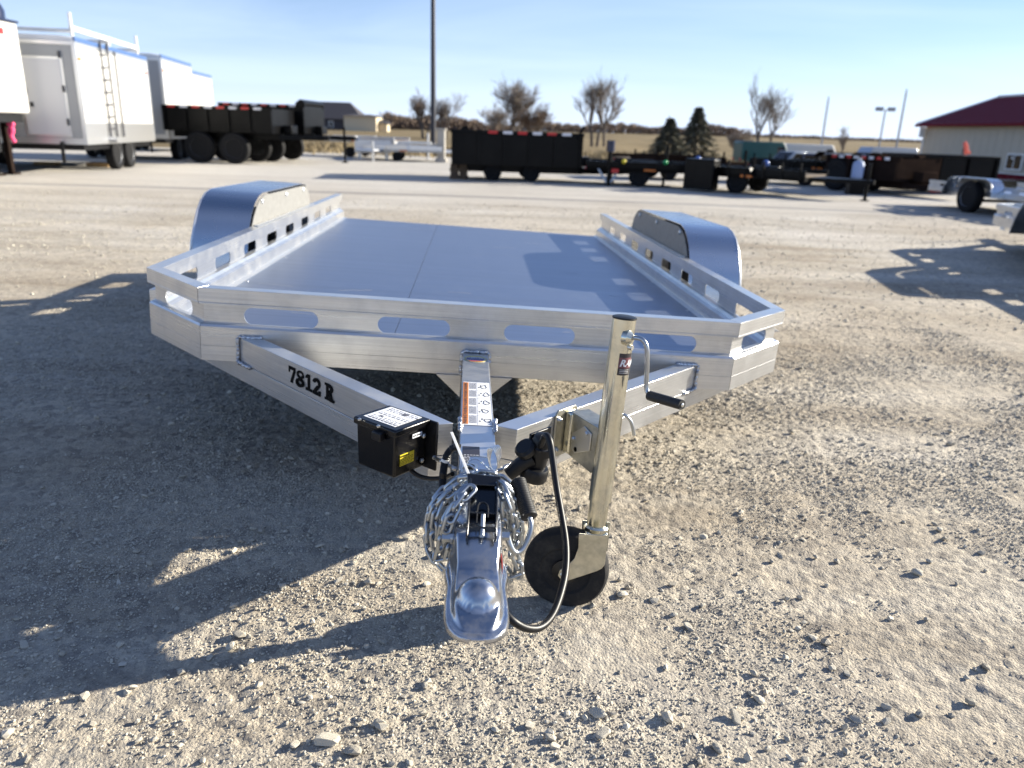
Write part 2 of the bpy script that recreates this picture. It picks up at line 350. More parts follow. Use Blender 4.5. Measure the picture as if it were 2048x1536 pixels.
for j in range(len(ys) - 1):
    for i in range(nx - 1):
        if PX0 <= xs[i] and xs[i + 1] <= PX1 and PY0 <= ys[j] and ys[j + 1] <= PY1: continue
        gf.append((j * nx + i, j * nx + i + 1, (j + 1) * nx + i + 1, (j + 1) * nx + i))
def vnoise(x, y, s, seed):
    r = np.random.default_rng(seed).random((1024, 1024)); x = x / s + 300.3; y = y / s + 211.7
    xi = np.floor(x).astype(int); yi = np.floor(y).astype(int); fx = x - xi; fy = y - yi; fx = fx * fx * (3 - 2 * fx); fy = fy * fy * (3 - 2 * fy)
    a = r[yi % 1024, xi % 1024]; b = r[yi % 1024, (xi + 1) % 1024]; c = r[(yi + 1) % 1024, xi % 1024]; d = r[(yi + 1) % 1024, (xi + 1) % 1024]
    return (a * (1 - fx) + b * fx) * (1 - fy) + (c * (1 - fx) + d * fx) * fy
def relief(x, y):
    h = (vnoise(x, y, .8, 1) - .5) * .014 + (vnoise(x, y, .21, 2) - .5) * .005 + (vnoise(x, y, .06, 3) - .5) * .0028
    q = vnoise(x, y, .55, 9)
    grit = (vnoise(x, y, .022, 4) - .5) * .0028 + np.maximum(vnoise(x, y, .013, 5) - .5, 0) * .010 + (vnoise(x, y, .0085, 6) - .5) * .0042
    h = h + grit * (.45 + .9 * q)
    e = np.minimum(np.minimum(x - PX0, PX1 - x), np.minimum(y - PY0, PY1 - y)); return h * np.clip(e / .25, 0, 1)
st = .0078
ax_ = np.linspace(PX0, PX1, int((PX1 - PX0) / st)); ay_ = np.linspace(PY0, PY1, int((PY1 - PY0) / st)); mx_, my_ = np.meshgrid(ax_, ay_)
pv = np.stack([mx_.ravel(), my_.ravel(), relief(mx_, my_).ravel()], 1)
pn = len(ax_); jj, ii = np.meshgrid(np.arange(len(ay_) - 1), np.arange(pn - 1), indexing='ij'); b0 = (jj * pn + ii).ravel()
pf = np.stack([b0, b0 + 1, b0 + pn + 1, b0 + pn], 1)
def np_mesh(name, v, f, m, smooth=True, attr=None):
    me = bpy.data.meshes.new(name); k = f.shape[1]
    me.vertices.add(len(v)); me.vertices.foreach_set('co', v.astype(np.float32).ravel()); me.loops.add(f.size); me.loops.foreach_set('vertex_index', f.astype(np.int32).ravel())
    me.polygons.add(len(f)); me.polygons.foreach_set('loop_start', np.arange(0, f.size, k, dtype=np.int32)); me.polygons.foreach_set('loop_total', np.full(len(f), k, np.int32))
    me.update(calc_edges=True); me.materials.append(m); me.polygons.foreach_set('use_smooth', np.full(len(f), smooth))
    if attr is not None:
        a = me.attributes.new('shade', 'FLOAT', 'POINT'); a.data.foreach_set('value', attr.astype(np.float32))
    return me
allv = np.concatenate([gv, pv]); allf = np.concatenate([np.array(gf), pf + len(gv)])
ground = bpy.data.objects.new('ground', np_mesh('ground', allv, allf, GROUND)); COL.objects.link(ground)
tag(ground, 'pale tan crushed gravel yard running back to a dry grass field', kind='structure')

# loose gravel: too many to count
def ico():
    bm = bmesh.new(); bmesh.ops.create_icosphere(bm, subdivisions=1, radius=1); v = np.array([q.co[:] for q in bm.verts]); f = np.array([[q.index for q in p.verts] for p in bm.faces]); bm.free(); return v, f
IV, IF = ico()
def pebbles(xy, size):
    n = len(xy); zr = relief(xy[:, 0], xy[:, 1]) if True else 0
    inside = (xy[:, 0] > PX0) & (xy[:, 0] < PX1) & (xy[:, 1] > PY0) & (xy[:, 1] < PY1); zr = np.where(inside, zr, 0)
    d = 1 + (rng.random((n, len(IV), 1)) - .5) * .75
    sc = np.stack([.7 + .7 * rng.random(n), .7 + .7 * rng.random(n), .45 + .5 * rng.random(n)], 1)[:, None, :]
    v = IV[None] * d * sc * size[:, None, None] * .5
    a = rng.random(n) * 2 * PI; c, s = np.cos(a)[:, None], np.sin(a)[:, None]
    tl = (rng.random(n) - .5) * .8; ct, stl = np.cos(tl)[:, None], np.sin(tl)[:, None]
    x0, y0, z0 = v[..., 0], v[..., 1], v[..., 2]; y1 = y0 * ct - z0 * stl; z1 = y0 * stl + z0 * ct
    X = x0 * c - y1 * s + xy[:, 0:1]; Y = x0 * s + y1 * c + xy[:, 1:2]; Z = z1 + (zr + size * .16)[:, None]
    V = np.stack([X, Y, Z], -1).reshape(-1, 3); Fc = (IF[None] + (np.arange(n) * len(IV))[:, None, None]).reshape(-1, 3)
    return V, Fc, np.repeat(rng.random(n), len(IV))
def scatter(n, x0, x1, y0, y1, lo, hi, p, edge=None):
    xy = np.stack([rng.uniform(x0, x1, n), rng.uniform(y0, y1, n)], 1)
    dens = vnoise(xy[:, 0], xy[:, 1], .33, 21) * .6 + vnoise(xy[:, 0], xy[:, 1], .12, 22) * .4
    xy = xy[(dens > rng.random(n) * .5 + .28) & (np.abs(xy[:, 0]) < .75 * xy[:, 1] + .5)]
    return xy, lo + (hi - lo) * rng.random(len(xy)) ** p
parts = [scatter(13000, -2.7, 2.7, .85, 4.6, .006, .013, 2.2), scatter(1500, -2.6, 2.6, .95, 4.4, .011, .020, 2.5), scatter(26000, -8, 8, 4.3, 12, .008, .022, 2.4)]
V, Fc, A = pebbles(np.concatenate([p[0] for p in parts]), np.concatenate([p[1] for p in parts]))
OV = np.array([(1, 0, 0), (-1, 0, 0), (0, 1, 0), (0, -1, 0), (0, 0, 1), (0, 0, -1)], float); OF = np.array([(0, 2, 4), (2, 1, 4), (1, 3, 4), (3, 0, 4), (2, 0, 5), (1, 2, 5), (3, 1, 5), (0, 3, 5)])
IV, IF = OV, OF
pts_ = scatter(150000, -1.6, 1.6, .9, 2.3, .0028, .0075, 2.2); pt2 = scatter(110000, -2.7, 2.7, 2.3, 4.6, .0045, .010, 2.2)
V2, F2, A2 = pebbles(np.concatenate([pts_[0], pt2[0]]), np.concatenate([pts_[1], pt2[1]]))
F2 = F2 + len(V); V = np.concatenate([V, V2]); Fc = np.concatenate([Fc, F2]); A = np.concatenate([A, A2])
gr = bpy.data.objects.new('gravel', np_mesh('gravel', V, Fc, STONE, smooth=False, attr=A)); COL.objects.link(gr)
tag(gr, 'small loose limestone chips scattered over the yard', 'gravel', kind='stuff')
# the stones one can pick out
def stone_proto(k):
    bm = bmesh.new(); bmesh.ops.create_icosphere(bm, subdivisions=2 if k < 2 else 1, radius=.5); r2 = random.Random(k)
    dirs = [Vector((r2.gauss(0, 1), r2.gauss(0, 1), r2.gauss(0, 1))).normalized() for _ in range(7)]
    offs = [r2.uniform(.20, .38) for _ in dirs]
    for v in bm.verts:
        for d, o in zip(dirs, offs):
            e = v.co.dot(d) - o
            if e > 0: v.co -= d * e * .95
        v.co.x *= 1.25; v.co.z *= .72
    me = bpy.data.meshes.new('stone'); bm.to_mesh(me); bm.free(); me.materials.append(STONE); return me
SP = [stone_proto(k) for k in range(8)]
def stone(x, y, s):
    o = bpy.data.objects.new('stone', random.choice(SP)); COL.objects.link(o); o.parent = ground
    z = float(relief(np.array([x]), np.array([y]))[0]) if PX0 < x < PX1 and PY0 < y < PY1 else 0
    o.location = (x, y, z + s * .2); o.scale = (s, s * random.uniform(.7, 1.1), s * random.uniform(.75, 1.1)); o.rotation_euler = (random.uniform(-.4, .4), random.uniform(-.4, .4), random.uniform(0, 6.3))
for px, py, s in ((478, 1278, .034), (462, 1300, .022), (678, 1168, .026), (737, 1172, .022), (757, 1174, .02), (655, 1490, .040), (705, 1510, .03), (757, 1455, .034), (762, 1462, .03), (1195, 1432, .034), (1205, 1475, .03),
    (1184, 1218, .024), (1470, 1440, .03), (1335, 1440, .032), (1712, 1442, .024), (354, 1022, .022), (1480, 1030, .024), (1345, 1175, .022), (1630, 1120, .02), (1650, 1290, .03), (1330, 1340, .02), (1940, 1410, .03),
    (1560, 1115, .02), (300, 1130, .02), (172, 1395, .026), (254, 1388, .02), (365, 1350, .022), (590, 1495, .02), (1970, 1340, .026), (850, 1380, .018), (1245, 1195, .026), (1255, 1180, .02), (1600, 1200, .022), (1405, 1215, .018)):
    p = G(px, py); stone(p.x, p.y, s)
cnt = 0
while cnt < 210:
    y = random.uniform(1.0, 3.4); x = random.uniform(-.72, .72) * (y + .1)
    if random.random() > 1.3 / y: continue
    stone(x, y, random.uniform(.012, .024) * (.8 + .15 * y)); cnt += 1

# ------------------------------------------------------------ the utility trailer
Wd, wf, dB, L = 1.0494, .8034, .262, 3.87
PATH = [(-Wd, L), (-Wd, dB), (-wf, 0), (wf, 0), (Wd, dB), (Wd, L)]
def seg_geo(path):
    n = []
    for a, b in zip(path[:-1], path[1:]):
        t = Vector((b[0] - a[0], b[1] - a[1])).normalized(); n.append(Vector((t.y, -t.x)))
    m = [n[0]] + [(n[i] + n[i + 1]) / (1 + n[i].dot(n[i + 1])) for i in range(len(n) - 1)] + [n[-1]]
    return n, m
SN, SM = seg_geo(PATH)
def at_path(i, o): p = Vector(PATH[i]) + SM[i] * o; return p
def sweep_seg(mb, i, prof, gap=.0008):
    k = len(prof); d = (at_path(i + 1, 0) - at_path(i, 0)).normalized() * gap; vs = []
    for j, sg in ((i, 1), (i + 1, -1)): vs += [Vector((*(at_path(j, o) + d * sg), z)) for o, z in prof]
    return mb.add(vs, [(q, (q + 1) % k, k + (q + 1) % k, k + q) for q in range(k)] + [tuple(range(k - 1, -1, -1)), tuple(range(k, 2 * k))])
CAPP = [(0, 0), (0, -.0405), (-.0012, -.0410), (-.0012, -.0418), (0, -.0423), (0, -.047), (-.045, -.047), (-.045, 0)]
LOWP = [(-.020, -.104), (-.006, -.108), (-.002, -.114), (-.002, -.170), (-.0032, -.1706), (-.0032, -.1716), (-.002, -.1722), (-.002, -.216), (-.048, -.216), (-.048, -.124), (-.038, -.108)]
def slot_panel(i, slots, z0, z1, zc, hh, o=-.021, th=.0035):
    """one wall sheet of the rail with round-ended slots cut through it"""
    a, b = at_path(i, o), at_path(i + 1, o); Ln = (b - a).length; t = (b - a) / Ln; n = SN[i]; mb = MB()
    def P(s, z, k): q = a + t * s - n * (th * k); return Vector((q.x, q.y, z))
    cuts = []; NS = 28
    for c, hw in sorted(slots): cuts.append((c - hw - .02, c + hw + .02, c, hw))
    cur = 0.0
    def quad(s0, s1):
        mb.add([P(s0, z0, 0), P(s1, z0, 0), P(s1, z1, 0), P(s0, z1, 0)], [(0, 1, 2, 3)]); mb.add([P(s0, z0, 1), P(s1, z0, 1), P(s1, z1, 1), P(s0, z1, 1)], [(3, 2, 1, 0)])
    for s0, s1, c, hw in cuts:
        quad(cur, s0); inner = []; outer = []
        for q in range(NS):
            an = 2 * PI * (q + .5) / NS; ca, sa = math.cos(an), math.sin(an); cxs = (hw - hh) * (1 if ca > 0 else -1)
            inner.append((c + cxs + hh * ca, zc + hh * sa))
            kx = ((s1 - c) - (hw - hh)) / abs(ca); kz = ((z1 - zc) if sa > 0 else (zc - z0)) / abs(sa)
            k = min(kx, kz); outer.append((c + cxs + k * ca, zc + k * sa))
        # snap nearest samples to the cell corners
        for cs, cz_ in ((s0, z0), (s1, z0), (s1, z1), (s0, z1)):
            j = min(range(NS), key=lambda q: (outer[q][0] - cs) ** 2 + (outer[q][1] - cz_) ** 2); outer[j] = (cs, cz_)
        for k in (0, 1):
            vs = [P(*p, k) for p in inner] + [P(*p, k) for p in outer]
            mb.add(vs, [(q, (q + 1) % NS, NS + (q + 1) % NS, NS + q) for q in range(NS)])
        mb.add([P(*p, 0) for p in inner] + [P(*p, 1) for p in inner], [(q, (q + 1) % NS, NS + (q + 1) % NS, NS + q) for q in range(NS)])
        cur = s1
    quad(cur, Ln); return mb
def weld(pts, r, root, nm='weld_bead'):
    P = []; pts = [Vector(p) for p in pts]
    for a, b in zip(pts[:-1], pts[1:]):
        k = max(2, int((b - a).length / (r * .6)))
        P += [a + (b - a) * (j / k) + Vector((random.gauss(0, r * .12), random.gauss(0, r * .12), random.gauss(0, r * .12))) for j in range(k)]
    P.append(pts[-1]); f = [r * .8 * (1 + .30 * math.sin(j * 2.1) + random.uniform(-.22, .22)) for j in range(len(P))]; f[0] = f[-1] = r * .5
    w_ = MB().tube(P, lambda t: f[int(round(t * (len(P) - 1)))], n=8).build(nm, WELD, root, smooth=60)
    return w_
def fender(root, s, sub=True):
    xi, xo = 1.052, 1.30
    prof = [(1.415, -.20), (1.42, -.13), (1.436, -.06), (1.466, .005), (1.508, .058), (1.565, .100), (1.63, .128), (1.71, .142), (2.65, .137), (2.74, .125), (2.80, .095), (2.86, .03), (2.92, -.05), (2.95, -.14), (2.955, -.20)]
    k = len(prof); mb = MB(); th = .004
    inn = []
    for j, (y, z) in enumerate(prof):
        a = Vector(prof[max(j - 1, 0)]); b = Vector(prof[min(j + 1, k - 1)]); d = (b - a).normalized(); inn.append((y + d.y * th, z - d.x * th))
    xo_ = lambda z: xo + max(0, -z) * .08          # the outer edge flares a little towards the bottom
    vs = []
    for arr in (prof, inn):
        vs += [(s * xi, y, z) for y, z in arr] + [(s * xo_(z), y, z) for y, z in arr]
    fs = []
    for j in range(k - 1):
        fs += [(j, j + 1, k + j + 1, k + j), (2 * k + j, 3 * k + j, 3 * k + j + 1, 2 * k + j + 1), (j, 2 * k + j, 2 * k + j + 1, j + 1), (k + j, k + j + 1, 3 * k + j + 1, 3 * k + j)]
    fs += [(0, k, 3 * k, 2 * k), (k - 1, 3 * k - 1, 4 * k - 1, 2 * k - 1)]
    fe = mb.add(vs, fs).build('fender', ALU_F, root, smooth=40)
    # rolled outer lip
    MB().tube([(s * (xo_(z) + .002), y, z - .004) for y, z in prof], .0055, n=6).build('fender_lip', ALU, fe)
    ins = [(y + (.012 if y < 2 else -.012), min(z, .131) if 0 else z - .012) for y, z in prof if z > -.03]
    ins = [(ins[0][0], .002)] + ins[1:-1] + [(ins[-1][0], .002)] if len(ins) > 2 else ins
    MB().prism(ins, lambda u, v, t: Vector((s * t, u, v)), xi - .008, xi - .004).build('side_plate', ALU_P, fe, smooth=0)
    MB().b2((s * (xi - .012), 1.50, .001), (s * (xi - .03), 2.86, .006)).build('side_plate_flange', ALU, fe)
    for y in (1.66, 2.17, 2.62): MB().lathe([(.012, 0), (.012, .004), (.007, .009)], (s * (xi - .009), y, .105), (-s, 0, 0), 10).build('bolt', BOLT, fe)
    return fe
def wheel(root, c, ax, r=.33, wdt=.20, rim=RIM, name='wheel', nspoke=8):
    c = Vector(c); ax = Vector(ax).normalized(); we = bpy.data.objects.new(name, None); COL.objects.link(we); we.parent = root; we.empty_display_size = .05
    we.location = c
    h = wdt / 2
    MB().lathe([(r * .60, -h * .8), (r * .62, -h * .95), (r * .80, -h), (r * .94, -h * .92), (r * .99, -h * .7), (r, -h * .3), (r, h * .3), (r * .99, h * .7), (r * .94, h * .92), (r * .80, h), (r * .62, h * .95), (r * .60, h * .8)], (0, 0, 0), ax, 32).build('tyre', TYRE, we, smooth=30)
    MB().lathe([(.02, h * .35), (r * .16, h * .36), (r * .20, h * .15), (r * .44, h * .1), (r * .50, h * .5), (r * .61, h * .86), (r * .61, -h * .8), (.02, -h * .8)], (0, 0, 0), ax, 24).build('rim', rim, we, smooth=30)
    return we
def trailer_body(root, M4):
    names = ('side', 'corner', 'front', 'corner', 'side')
    for i in range(5):
        sweep_seg(MB(), i, CAPP).build('top_rail', ALU, root, smooth=0, bevel=.0010)
        sweep_seg(MB(), i, LOWP).build('lower_rail', ALU, root, smooth=0)
        Ln = (at_path(i + 1, -.021) - at_path(i, -.021)).length
        if i in (0, 4): sl = [((L - (.56 + .405 * k)) if i == 0 else (.56 + .405 * k - dB), .10) for k in range(8)]
        elif i == 2: sl = [(Ln / 2 + c, .108) for c in (-.572, -.181, .198, .576)]
        else: sl = [(Ln / 2, .095)]
        slot_panel(i, sl, -.108, -.046, -.080, .0255).build('slotted_panel', ALU, root, smooth=40)
        # thin extruded ribs above and below the slots
        for zz_, nm in ((-.0505, 'rib'), (-.1055, 'rib')):
            sweep_seg(MB(), i, [(-.016, zz_ + .0012), (-.0205, zz_ + .0012), (-.0205, zz_ - .0012), (-.016, zz_ - .0012)]).build('rib', ALU, root)
        if i in (0, 4, 1, 3):
            sweep_seg(MB(), i, [(-.049, -.118), (-.060, -.126), (-.062, -.172), (-.085, -.176), (-.085, -.180), (-.049, -.180)]).build('deck_angle', ALU, root)
    # deck: two sheets meeting at a fine seam, on crossmembers
    zt = -.177
    for xa, xb in ((-wf - .195, -.2635), (-.2615, wf + .195)):
        poly = [(xa, L - .01), (xa, dB - .03 if xa < -.9 else .05), (max(xa, -wf + .02), .05), (min(xb, wf - .02), .05), (xb, dB - .03 if xb > .9 else .05), (xb, L - .01)]
        out = []
        for p in poly:
            if not out or (Vector(p) - Vector(out[-1])).length > .004: out.append(p)
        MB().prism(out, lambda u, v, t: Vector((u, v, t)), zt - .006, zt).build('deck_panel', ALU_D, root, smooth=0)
    MB().b2((-.97, L - .035, zt - .05), (.97, L, zt - .0065)).build('rear_sill', ALU, root, bevel=.001)
    for y in (.7, 1.3, 1.9, 2.5, 3.1, 3.55): MB().b2((-.99, y - .02, zt - .039), (.99, y + .02, zt - .0065)).build('crossmember', ALU, root)
    for s in (-1, 1):
        for y in (.45, 1.05, 1.75, 2.45, 3.2): MB().lathe([(.007, 0), (.007, .002), (.003, .004)], (s * .955, y, zt), (0, 0, 1), 8).build('rivet', BOLT, root)
        fender(root, s)
        ctr = Vector((s * 1.185, 2.2, 0)); g = M4 @ ctr
        wl = M4.inverted() @ Vector((g.x, g.y, .315))
        wheel(root, wl, (s, 0, 0), .315, .19)
        MB().b2((s * 1.055, 1.47, -.216), (s * 1.12, 1.49, -.19)).build('fender_brace', ALU, root)
    MB().box((0, 2.2, -.30), (2.1, .06, .06)).build('axle', BLKM, root)
    sc_ = random.Random(5)
    for _q in range(16):
        x_, y_ = sc_.uniform(-.85, .85), sc_.uniform(.3, 3.6); a_ = sc_.uniform(-.4, .4); l_ = sc_.uniform(.03, .16)
        MB().box((x_, y_, zt + .0004), (l_, .0022, .0005), a_).build('scuff_mark', SCUFF, root, smooth=0)
    # tail lights
    for s in (-1, 1):
        MB().b2((s * .98, L + .001, -.262), (s * .72, L + .02, -.228)).build('tail_light', REDR, root)
    # tongue: two tall beams in a V and a centre beam
    for s in (-1, 1):
        t = Vector((-s * .681, -.732, 0)); n = Vector((s * .732, -.681, 0)); p0 = Vector((s * .69, 0, 0)); wd = .050
        def Q(sv, off, z): q = p0 + t * sv - n * off; return Vector((q.x, q.y, z))
        s1 = .845
        def poly(a, b, z0, z1, m):
            # a/b are end stations for outer face; inner face ends follow the cut
            mm = MB(); vs = [Q(a, 0, z0), Q(b, 0, z0), Q(b + m[1], wd, z0), Q(a + m[0], wd, z0), Q(a, 0, z1), Q(b, 0, z1), Q(b + m[1], wd, z1), Q(a + m[0], wd, z1)]
            return mm.add(vs, [(0, 1, 2, 3), (4, 7, 6, 5), (0, 4, 5, 1), (1, 5, 6, 2), (2, 6, 7, 3), (3, 7, 4, 0)])
        tb = poly(.002, .872, -.2165, -.141, (wd * .93, .02)).build('tongue_beam', ALU, root, bevel=.0010)
        poly(-.42, .872, -.272, -.2178, (0, .02)).build('lower_tongue_beam', ALU, root, bevel=.0009)
        weld([Q(.0, -.004, -.141) + Vector((0, -.002, 0)), Q(.0, -.004, -.216) + Vector((0, -.002, 0)), Q(.07, -.003, -.2175)], .0062, root)
        weld([Q(0, .0, -.1385) + Vector((0, -.004, 0)), Q(.0, .0, -.1385) + Vector((-s * .068, -.004, 0))], .0068, root)
    MB().b2((-.030, -.86, -.217), (.046, -.001, -.1435)).build('centre_beam', ALU, root, bevel=.0025, seg=3)
    for xx in (-.032, .048):
        sg = -1 if xx < 0 else 1
        MB().prism([(xx, -.2165), (xx + sg * .075, -.2165), (xx, -.285)], lambda u, v, t: Vector((u, t, v)), -.006, -.001).build('gusset', ALU, root)
    MB().b2((-.030, -.45, -.29), (.046, -.001, -.2175)).build('lower_centre_beam', ALU, root, bevel=.002)

trailer = empty('utility_trailer', matrix=TM, label='bare aluminium flatbed utility trailer with slotted side rails, nose towards the viewer', cat='trailer')
trailer_body(trailer, TM)
zb = -.1435
# welds round the centre beam
weld([(-.034, -.004, -.216), (-.034, -.004, -.146), (-.026, -.005, -.139), (.042, -.005, -.139), (.050, -.004, -.146), (.050, -.004, -.216)], .0062, trailer)
weld([(-.031, -.585, -.141), (-.031, -.66, -.142)], .006, trailer); weld([(.048, -.585, -.141), (.048, -.66, -.142)], .006, trailer)
weld([(-.034, -.76, -.19), (-.085, -.655, -.21)], .005, trailer); weld([(.052, -.76, -.19), (.10, -.655, -.21)], .005, trailer)
# small marker bracket behind the left corner, clear guard behind the right one
p = T(285, 612, 1, .47)
MB().b2((-1.10, .40, -.150), (-1.052, .56, -.100)).build('marker_bracket', ALU, trailer, bevel=.001)
MB().prism([(1.05, -.085), (1.112, -.108), (1.05, -.122)], lambda u, v, t: Vector((u, t, v)), .42, .60).build('marker_bracket', ALU, trailer)
# model number on the left beam, slab serif strokes
tL = Vector((.681, -.732, 0)); nL = Vector((-.732, -.681, 0)); pL0 = Vector((-.69, 0, 0))
def glyph(polys, s0, wdt, z0, h, name='number_digit'):
    mb = MB(); k = 0
    for poly in polys:
        k += 1
        mb.prism(poly, lambda u, v, t: pL0 + tL * (s0 + u * wdt) + nL * t + Vector((0, 0, z0 + v * h)), .0004, .0010 + .00012 * k)
    return mb.build(name, INK, trailer, smooth=0)
def arc(cx_, cy_, rx, ry, a0, a1, th, n=10):
    o = [(cx_ + rx * math.cos(R(a0 + (a1 - a0) * i / n)), cy_ + ry * math.sin(R(a0 + (a1 - a0) * i / n))) for i in range(n + 1)]
    thx = th; thy = th * .62
    q = [(cx_ + (rx - thx) * math.cos(R(a0 + (a1 - a0) * i / n)), cy_ + (ry - thy) * math.sin(R(a0 + (a1 - a0) * i / n))) for i in range(n, -1, -1)]
    return [[o[i], o[i + 1], q[n - 1 - i], q[n - i]] for i in range(n)]
rc = lambda a, b, c, d: [(a, b), (c, b), (c, d), (a, d)]
G7 = [rc(.02, .80, .98, 1), rc(.02, .62, .20, .80), [(.70, .80), (.98, .80), (.98, .74), (.62, .12), (.62, .0), (.28, .0), (.28, .12)]]
G8 = arc(.5, .75, .46, .25, 0, 360, .22, 20) + arc(.5, .27, .50, .27, 0, 360, .24, 20)
G1 = [rc(.34, 0, .68, 1), rc(.08, 0, .95, .17), [(.08, .86), (.34, 1.0), (.34, .76), (.08, .70)]]
G2 = arc(.5, .70, .48, .31, -35, 175, .32, 14) + [[(.56, .58), (.92, .56), (.42, .16), (.04, .16)], rc(.04, 0, .98, .19), rc(.80, .19, .98, .30)]
GR = [rc(.14, 0, .42, 1), rc(.0, 0, .52, .15), rc(.0, .85, .42, 1)] + arc(.46, .72, .46, .28, -90, 90, .30, 10) + [rc(.40, .84, .47, 1), rc(.40, .44, .47, .60), [(.46, .48), (.74, .48), (.90, .15), (.60, .15)], rc(.60, 0, 1.06, .15)]
for gl, s0, wdt in ((G7, .278, .036), (G8, .319, .038), (G1, .361, .036), (G2, .399, .037), (GR, .455, .041)): glyph(gl, s0, wdt, -.2005, .0455, 'number_digit' if gl is not GR else 'letter')

# warning label and maker's oval on the centre beam
wl = MB().b2((-.026, -.62, zb + .0005), (.042, -.30, zb + .0010)).build('warning_label', PAPER, trailer, smooth=0)
MB().b2((-.026, -.615, zb + .0011), (-.0125, -.305, zb + .0014)).build('orange_band', ORANGE, wl, smooth=0)
for k in range(5): text_mesh('WARNING', .0125, .0001, PAPER if 0 else DKLABEL, 'lettering', wl, basis((-.0192, -.585 + .0615 * k, zb + .0016), (0, 1, 0), (-1, 0, 0)), bold=.0003)
ln = MB(); r3 = random.Random(3)
for blk in range(5):
    y0 = -.612 + blk * .0625
    for row in range(7):
        x = -.0105 + row * .0026; yy = y0 + .004
        while yy < y0 + .054:
            wq = r3.uniform(.003, .010); ln.b2((x, yy, zb + .0011), (x + .0013, min(yy + wq, y0 + .056), zb + .0013)); yy += wq + .0016
ln.build('fine_print', GREYINK, wl, smooth=0)['kind'] = 'stuff'
g2 = MB(); g2.b2((.0088, -.618, zb + .0011), (.0093, -.302, zb + .0013))
for k in range(4): g2.b2((.0093, -.5575 + .0625 * k, zb + .0011), (.041, -.557 + .0625 * k, zb + .0013))
g2.build('label_rule', GREYINK, wl, smooth=0)
pic = MB()
for k in range(5):
    cy_ = -.588 + .0625 * k; cx_ = .030 + r3.uniform(-.003, .003)
    pic.tube([(cx_ + .007 * math.cos(a) * (1 + .3 * math.sin(3 * a + k)), cy_ + .013 * math.sin(a) * (1 + .3 * math.cos(2 * a + k)), zb + .0014) for a in [2 * PI * q / 14 for q in range(14)]], .0007, n=4, closed=True)
    pic.b2((.012, cy_ - .008, zb + .0011), (.016, cy_ - .002, zb + .0014)); pic.b2((.018, cy_ + .004, zb + .0011), (.0205, cy_ + .014, zb + .0014))
pic.build('hitching_pictogram', INK, wl, smooth=0)
ov = MB().prism([(.008 + .034 * math.cos(2 * PI * k / 28), -.075 + .033 * math.sin(2 * PI * k / 28)) for k in range(28)], lambda u, v, t: Vector((u, v, t)), zb + .0005, zb + .0010).build('maker_badge', PAPERS, trailer, smooth=0)
MB().tube([(.008 + .0315 * math.cos(2 * PI * k / 28), -.075 + .030 * math.sin(2 * PI * k / 28), zb + .0012) for k in range(28)], .0011, n=4, closed=True).build('badge_rim', YELLOW, ov)
sq = MB()
for k in range(7):
    x = -.016 + k * .0075; sq.tube([(x - .003, -.083, zb + .0016), (x + .001, -.066 + .004 * math.sin(k * 2), zb + .0016), (x + .0035, -.082, zb + .0016)], .0016, n=4)
sq.build('blue_script', BLUEINK, ov)
MB().b2((-.012, -.099, zb + .0012), (.028, -.092, zb + .0015)).build('red_script', REDINK, ov, smooth=0)
# serial plate and small bracket near the chains
pA = T(925, 893, 2, zb); pB = T(960, 930, 2, zb)
MB().b2((pA.x, pB.y, zb + .0005), (pB.x, pA.y, zb + .0012)).build('serial_plate', DKLABEL, trailer, smooth=0)
spl = MB()
for k in range(6):
    y = pB.y + .006 + k * .0075; x = pA.x + .003
    while x < pB.x - .006:
        q = r3.uniform(.003, .008); spl.b2((x, y, zb + .0013), (min(x + q, pB.x - .002), y + .0022, zb + .0015)); x += q + .002
spl.build('fine_print', GREYP, trailer, smooth=0)['kind'] = 'stuff'

# ---- breakaway battery box on the left beam
bx = bpy.data.objects.new('battery_box', None); COL.objects.link(bx); bx.parent = trailer; bx.empty_display_size = .05
e1 = Vector((.786, -.618, 0)).normalized(); e2 = Vector((.618, .786, 0)).normalized(); e3 = Vector((0, 0, 1))
F0 = Vector((-.165, -.723, -.13)); lx, ly, hz_ = .116, .102, .108        # front corner, length along the beam, depth
cB = F0 - e1 * (lx / 2) + e2 * (ly / 2)
def BX(u, v, w_): return cB + e1 * u + e2 * v + e3 * w_
cs = MB(); bt, tp_ = .93, 1.0
top = [BX(-lx / 2, -ly / 2, -.008), BX(lx / 2, -ly / 2, -.008), BX(lx / 2, ly / 2, -.008), BX(-lx / 2, ly / 2, -.008)]
bot = [BX(-lx / 2 * .95, -ly / 2 * .93, -hz_), BX(lx / 2 * .95, -ly / 2 * .93, -hz_), BX(lx / 2 * .95, ly / 2, -hz_), BX(-lx / 2 * .95, ly / 2, -hz_)]
cs.add(bot + top, [(3, 2, 1, 0), (4, 5, 6, 7), (0, 1, 5, 4), (1, 2, 6, 5), (2, 3, 7, 6), (3, 0, 4, 7)]); cs.build('box_body', BLK, bx, bevel=.005, seg=3)
MB().obox(BX(0, 0, -.003), e1, e2, e3, (lx + .010, ly + .010, .016)).build('box_lid', BLK, bx, bevel=.004, seg=3)
MB().obox(BX(.012, ly / 2 + .004, -.055), e1, e2, e3, (lx + .03, .006, .115)).build('mounting_plate', BLKM, bx, bevel=.002)
MB().obox(BX(.018, -ly / 2 - .010, -.016), e1, e2, e3, (.026, .016, .020)).build('lid_clasp', BLKM, bx, bevel=.003)
for u in (-.038, .018): MB().lathe([(.0042, 0), (.0042, .003), (.002, .0045)], BX(u, -ly / 2 - .010, .004), e3, 10).build('lid_screw', BOLT, bx)
lab = MB().obox(BX(-.002, .004, .0055), e1, e2, e3, (lx * .80, ly * .84, .0006)).build('top_label', PAPER, bx, smooth=0)
tl = MB()
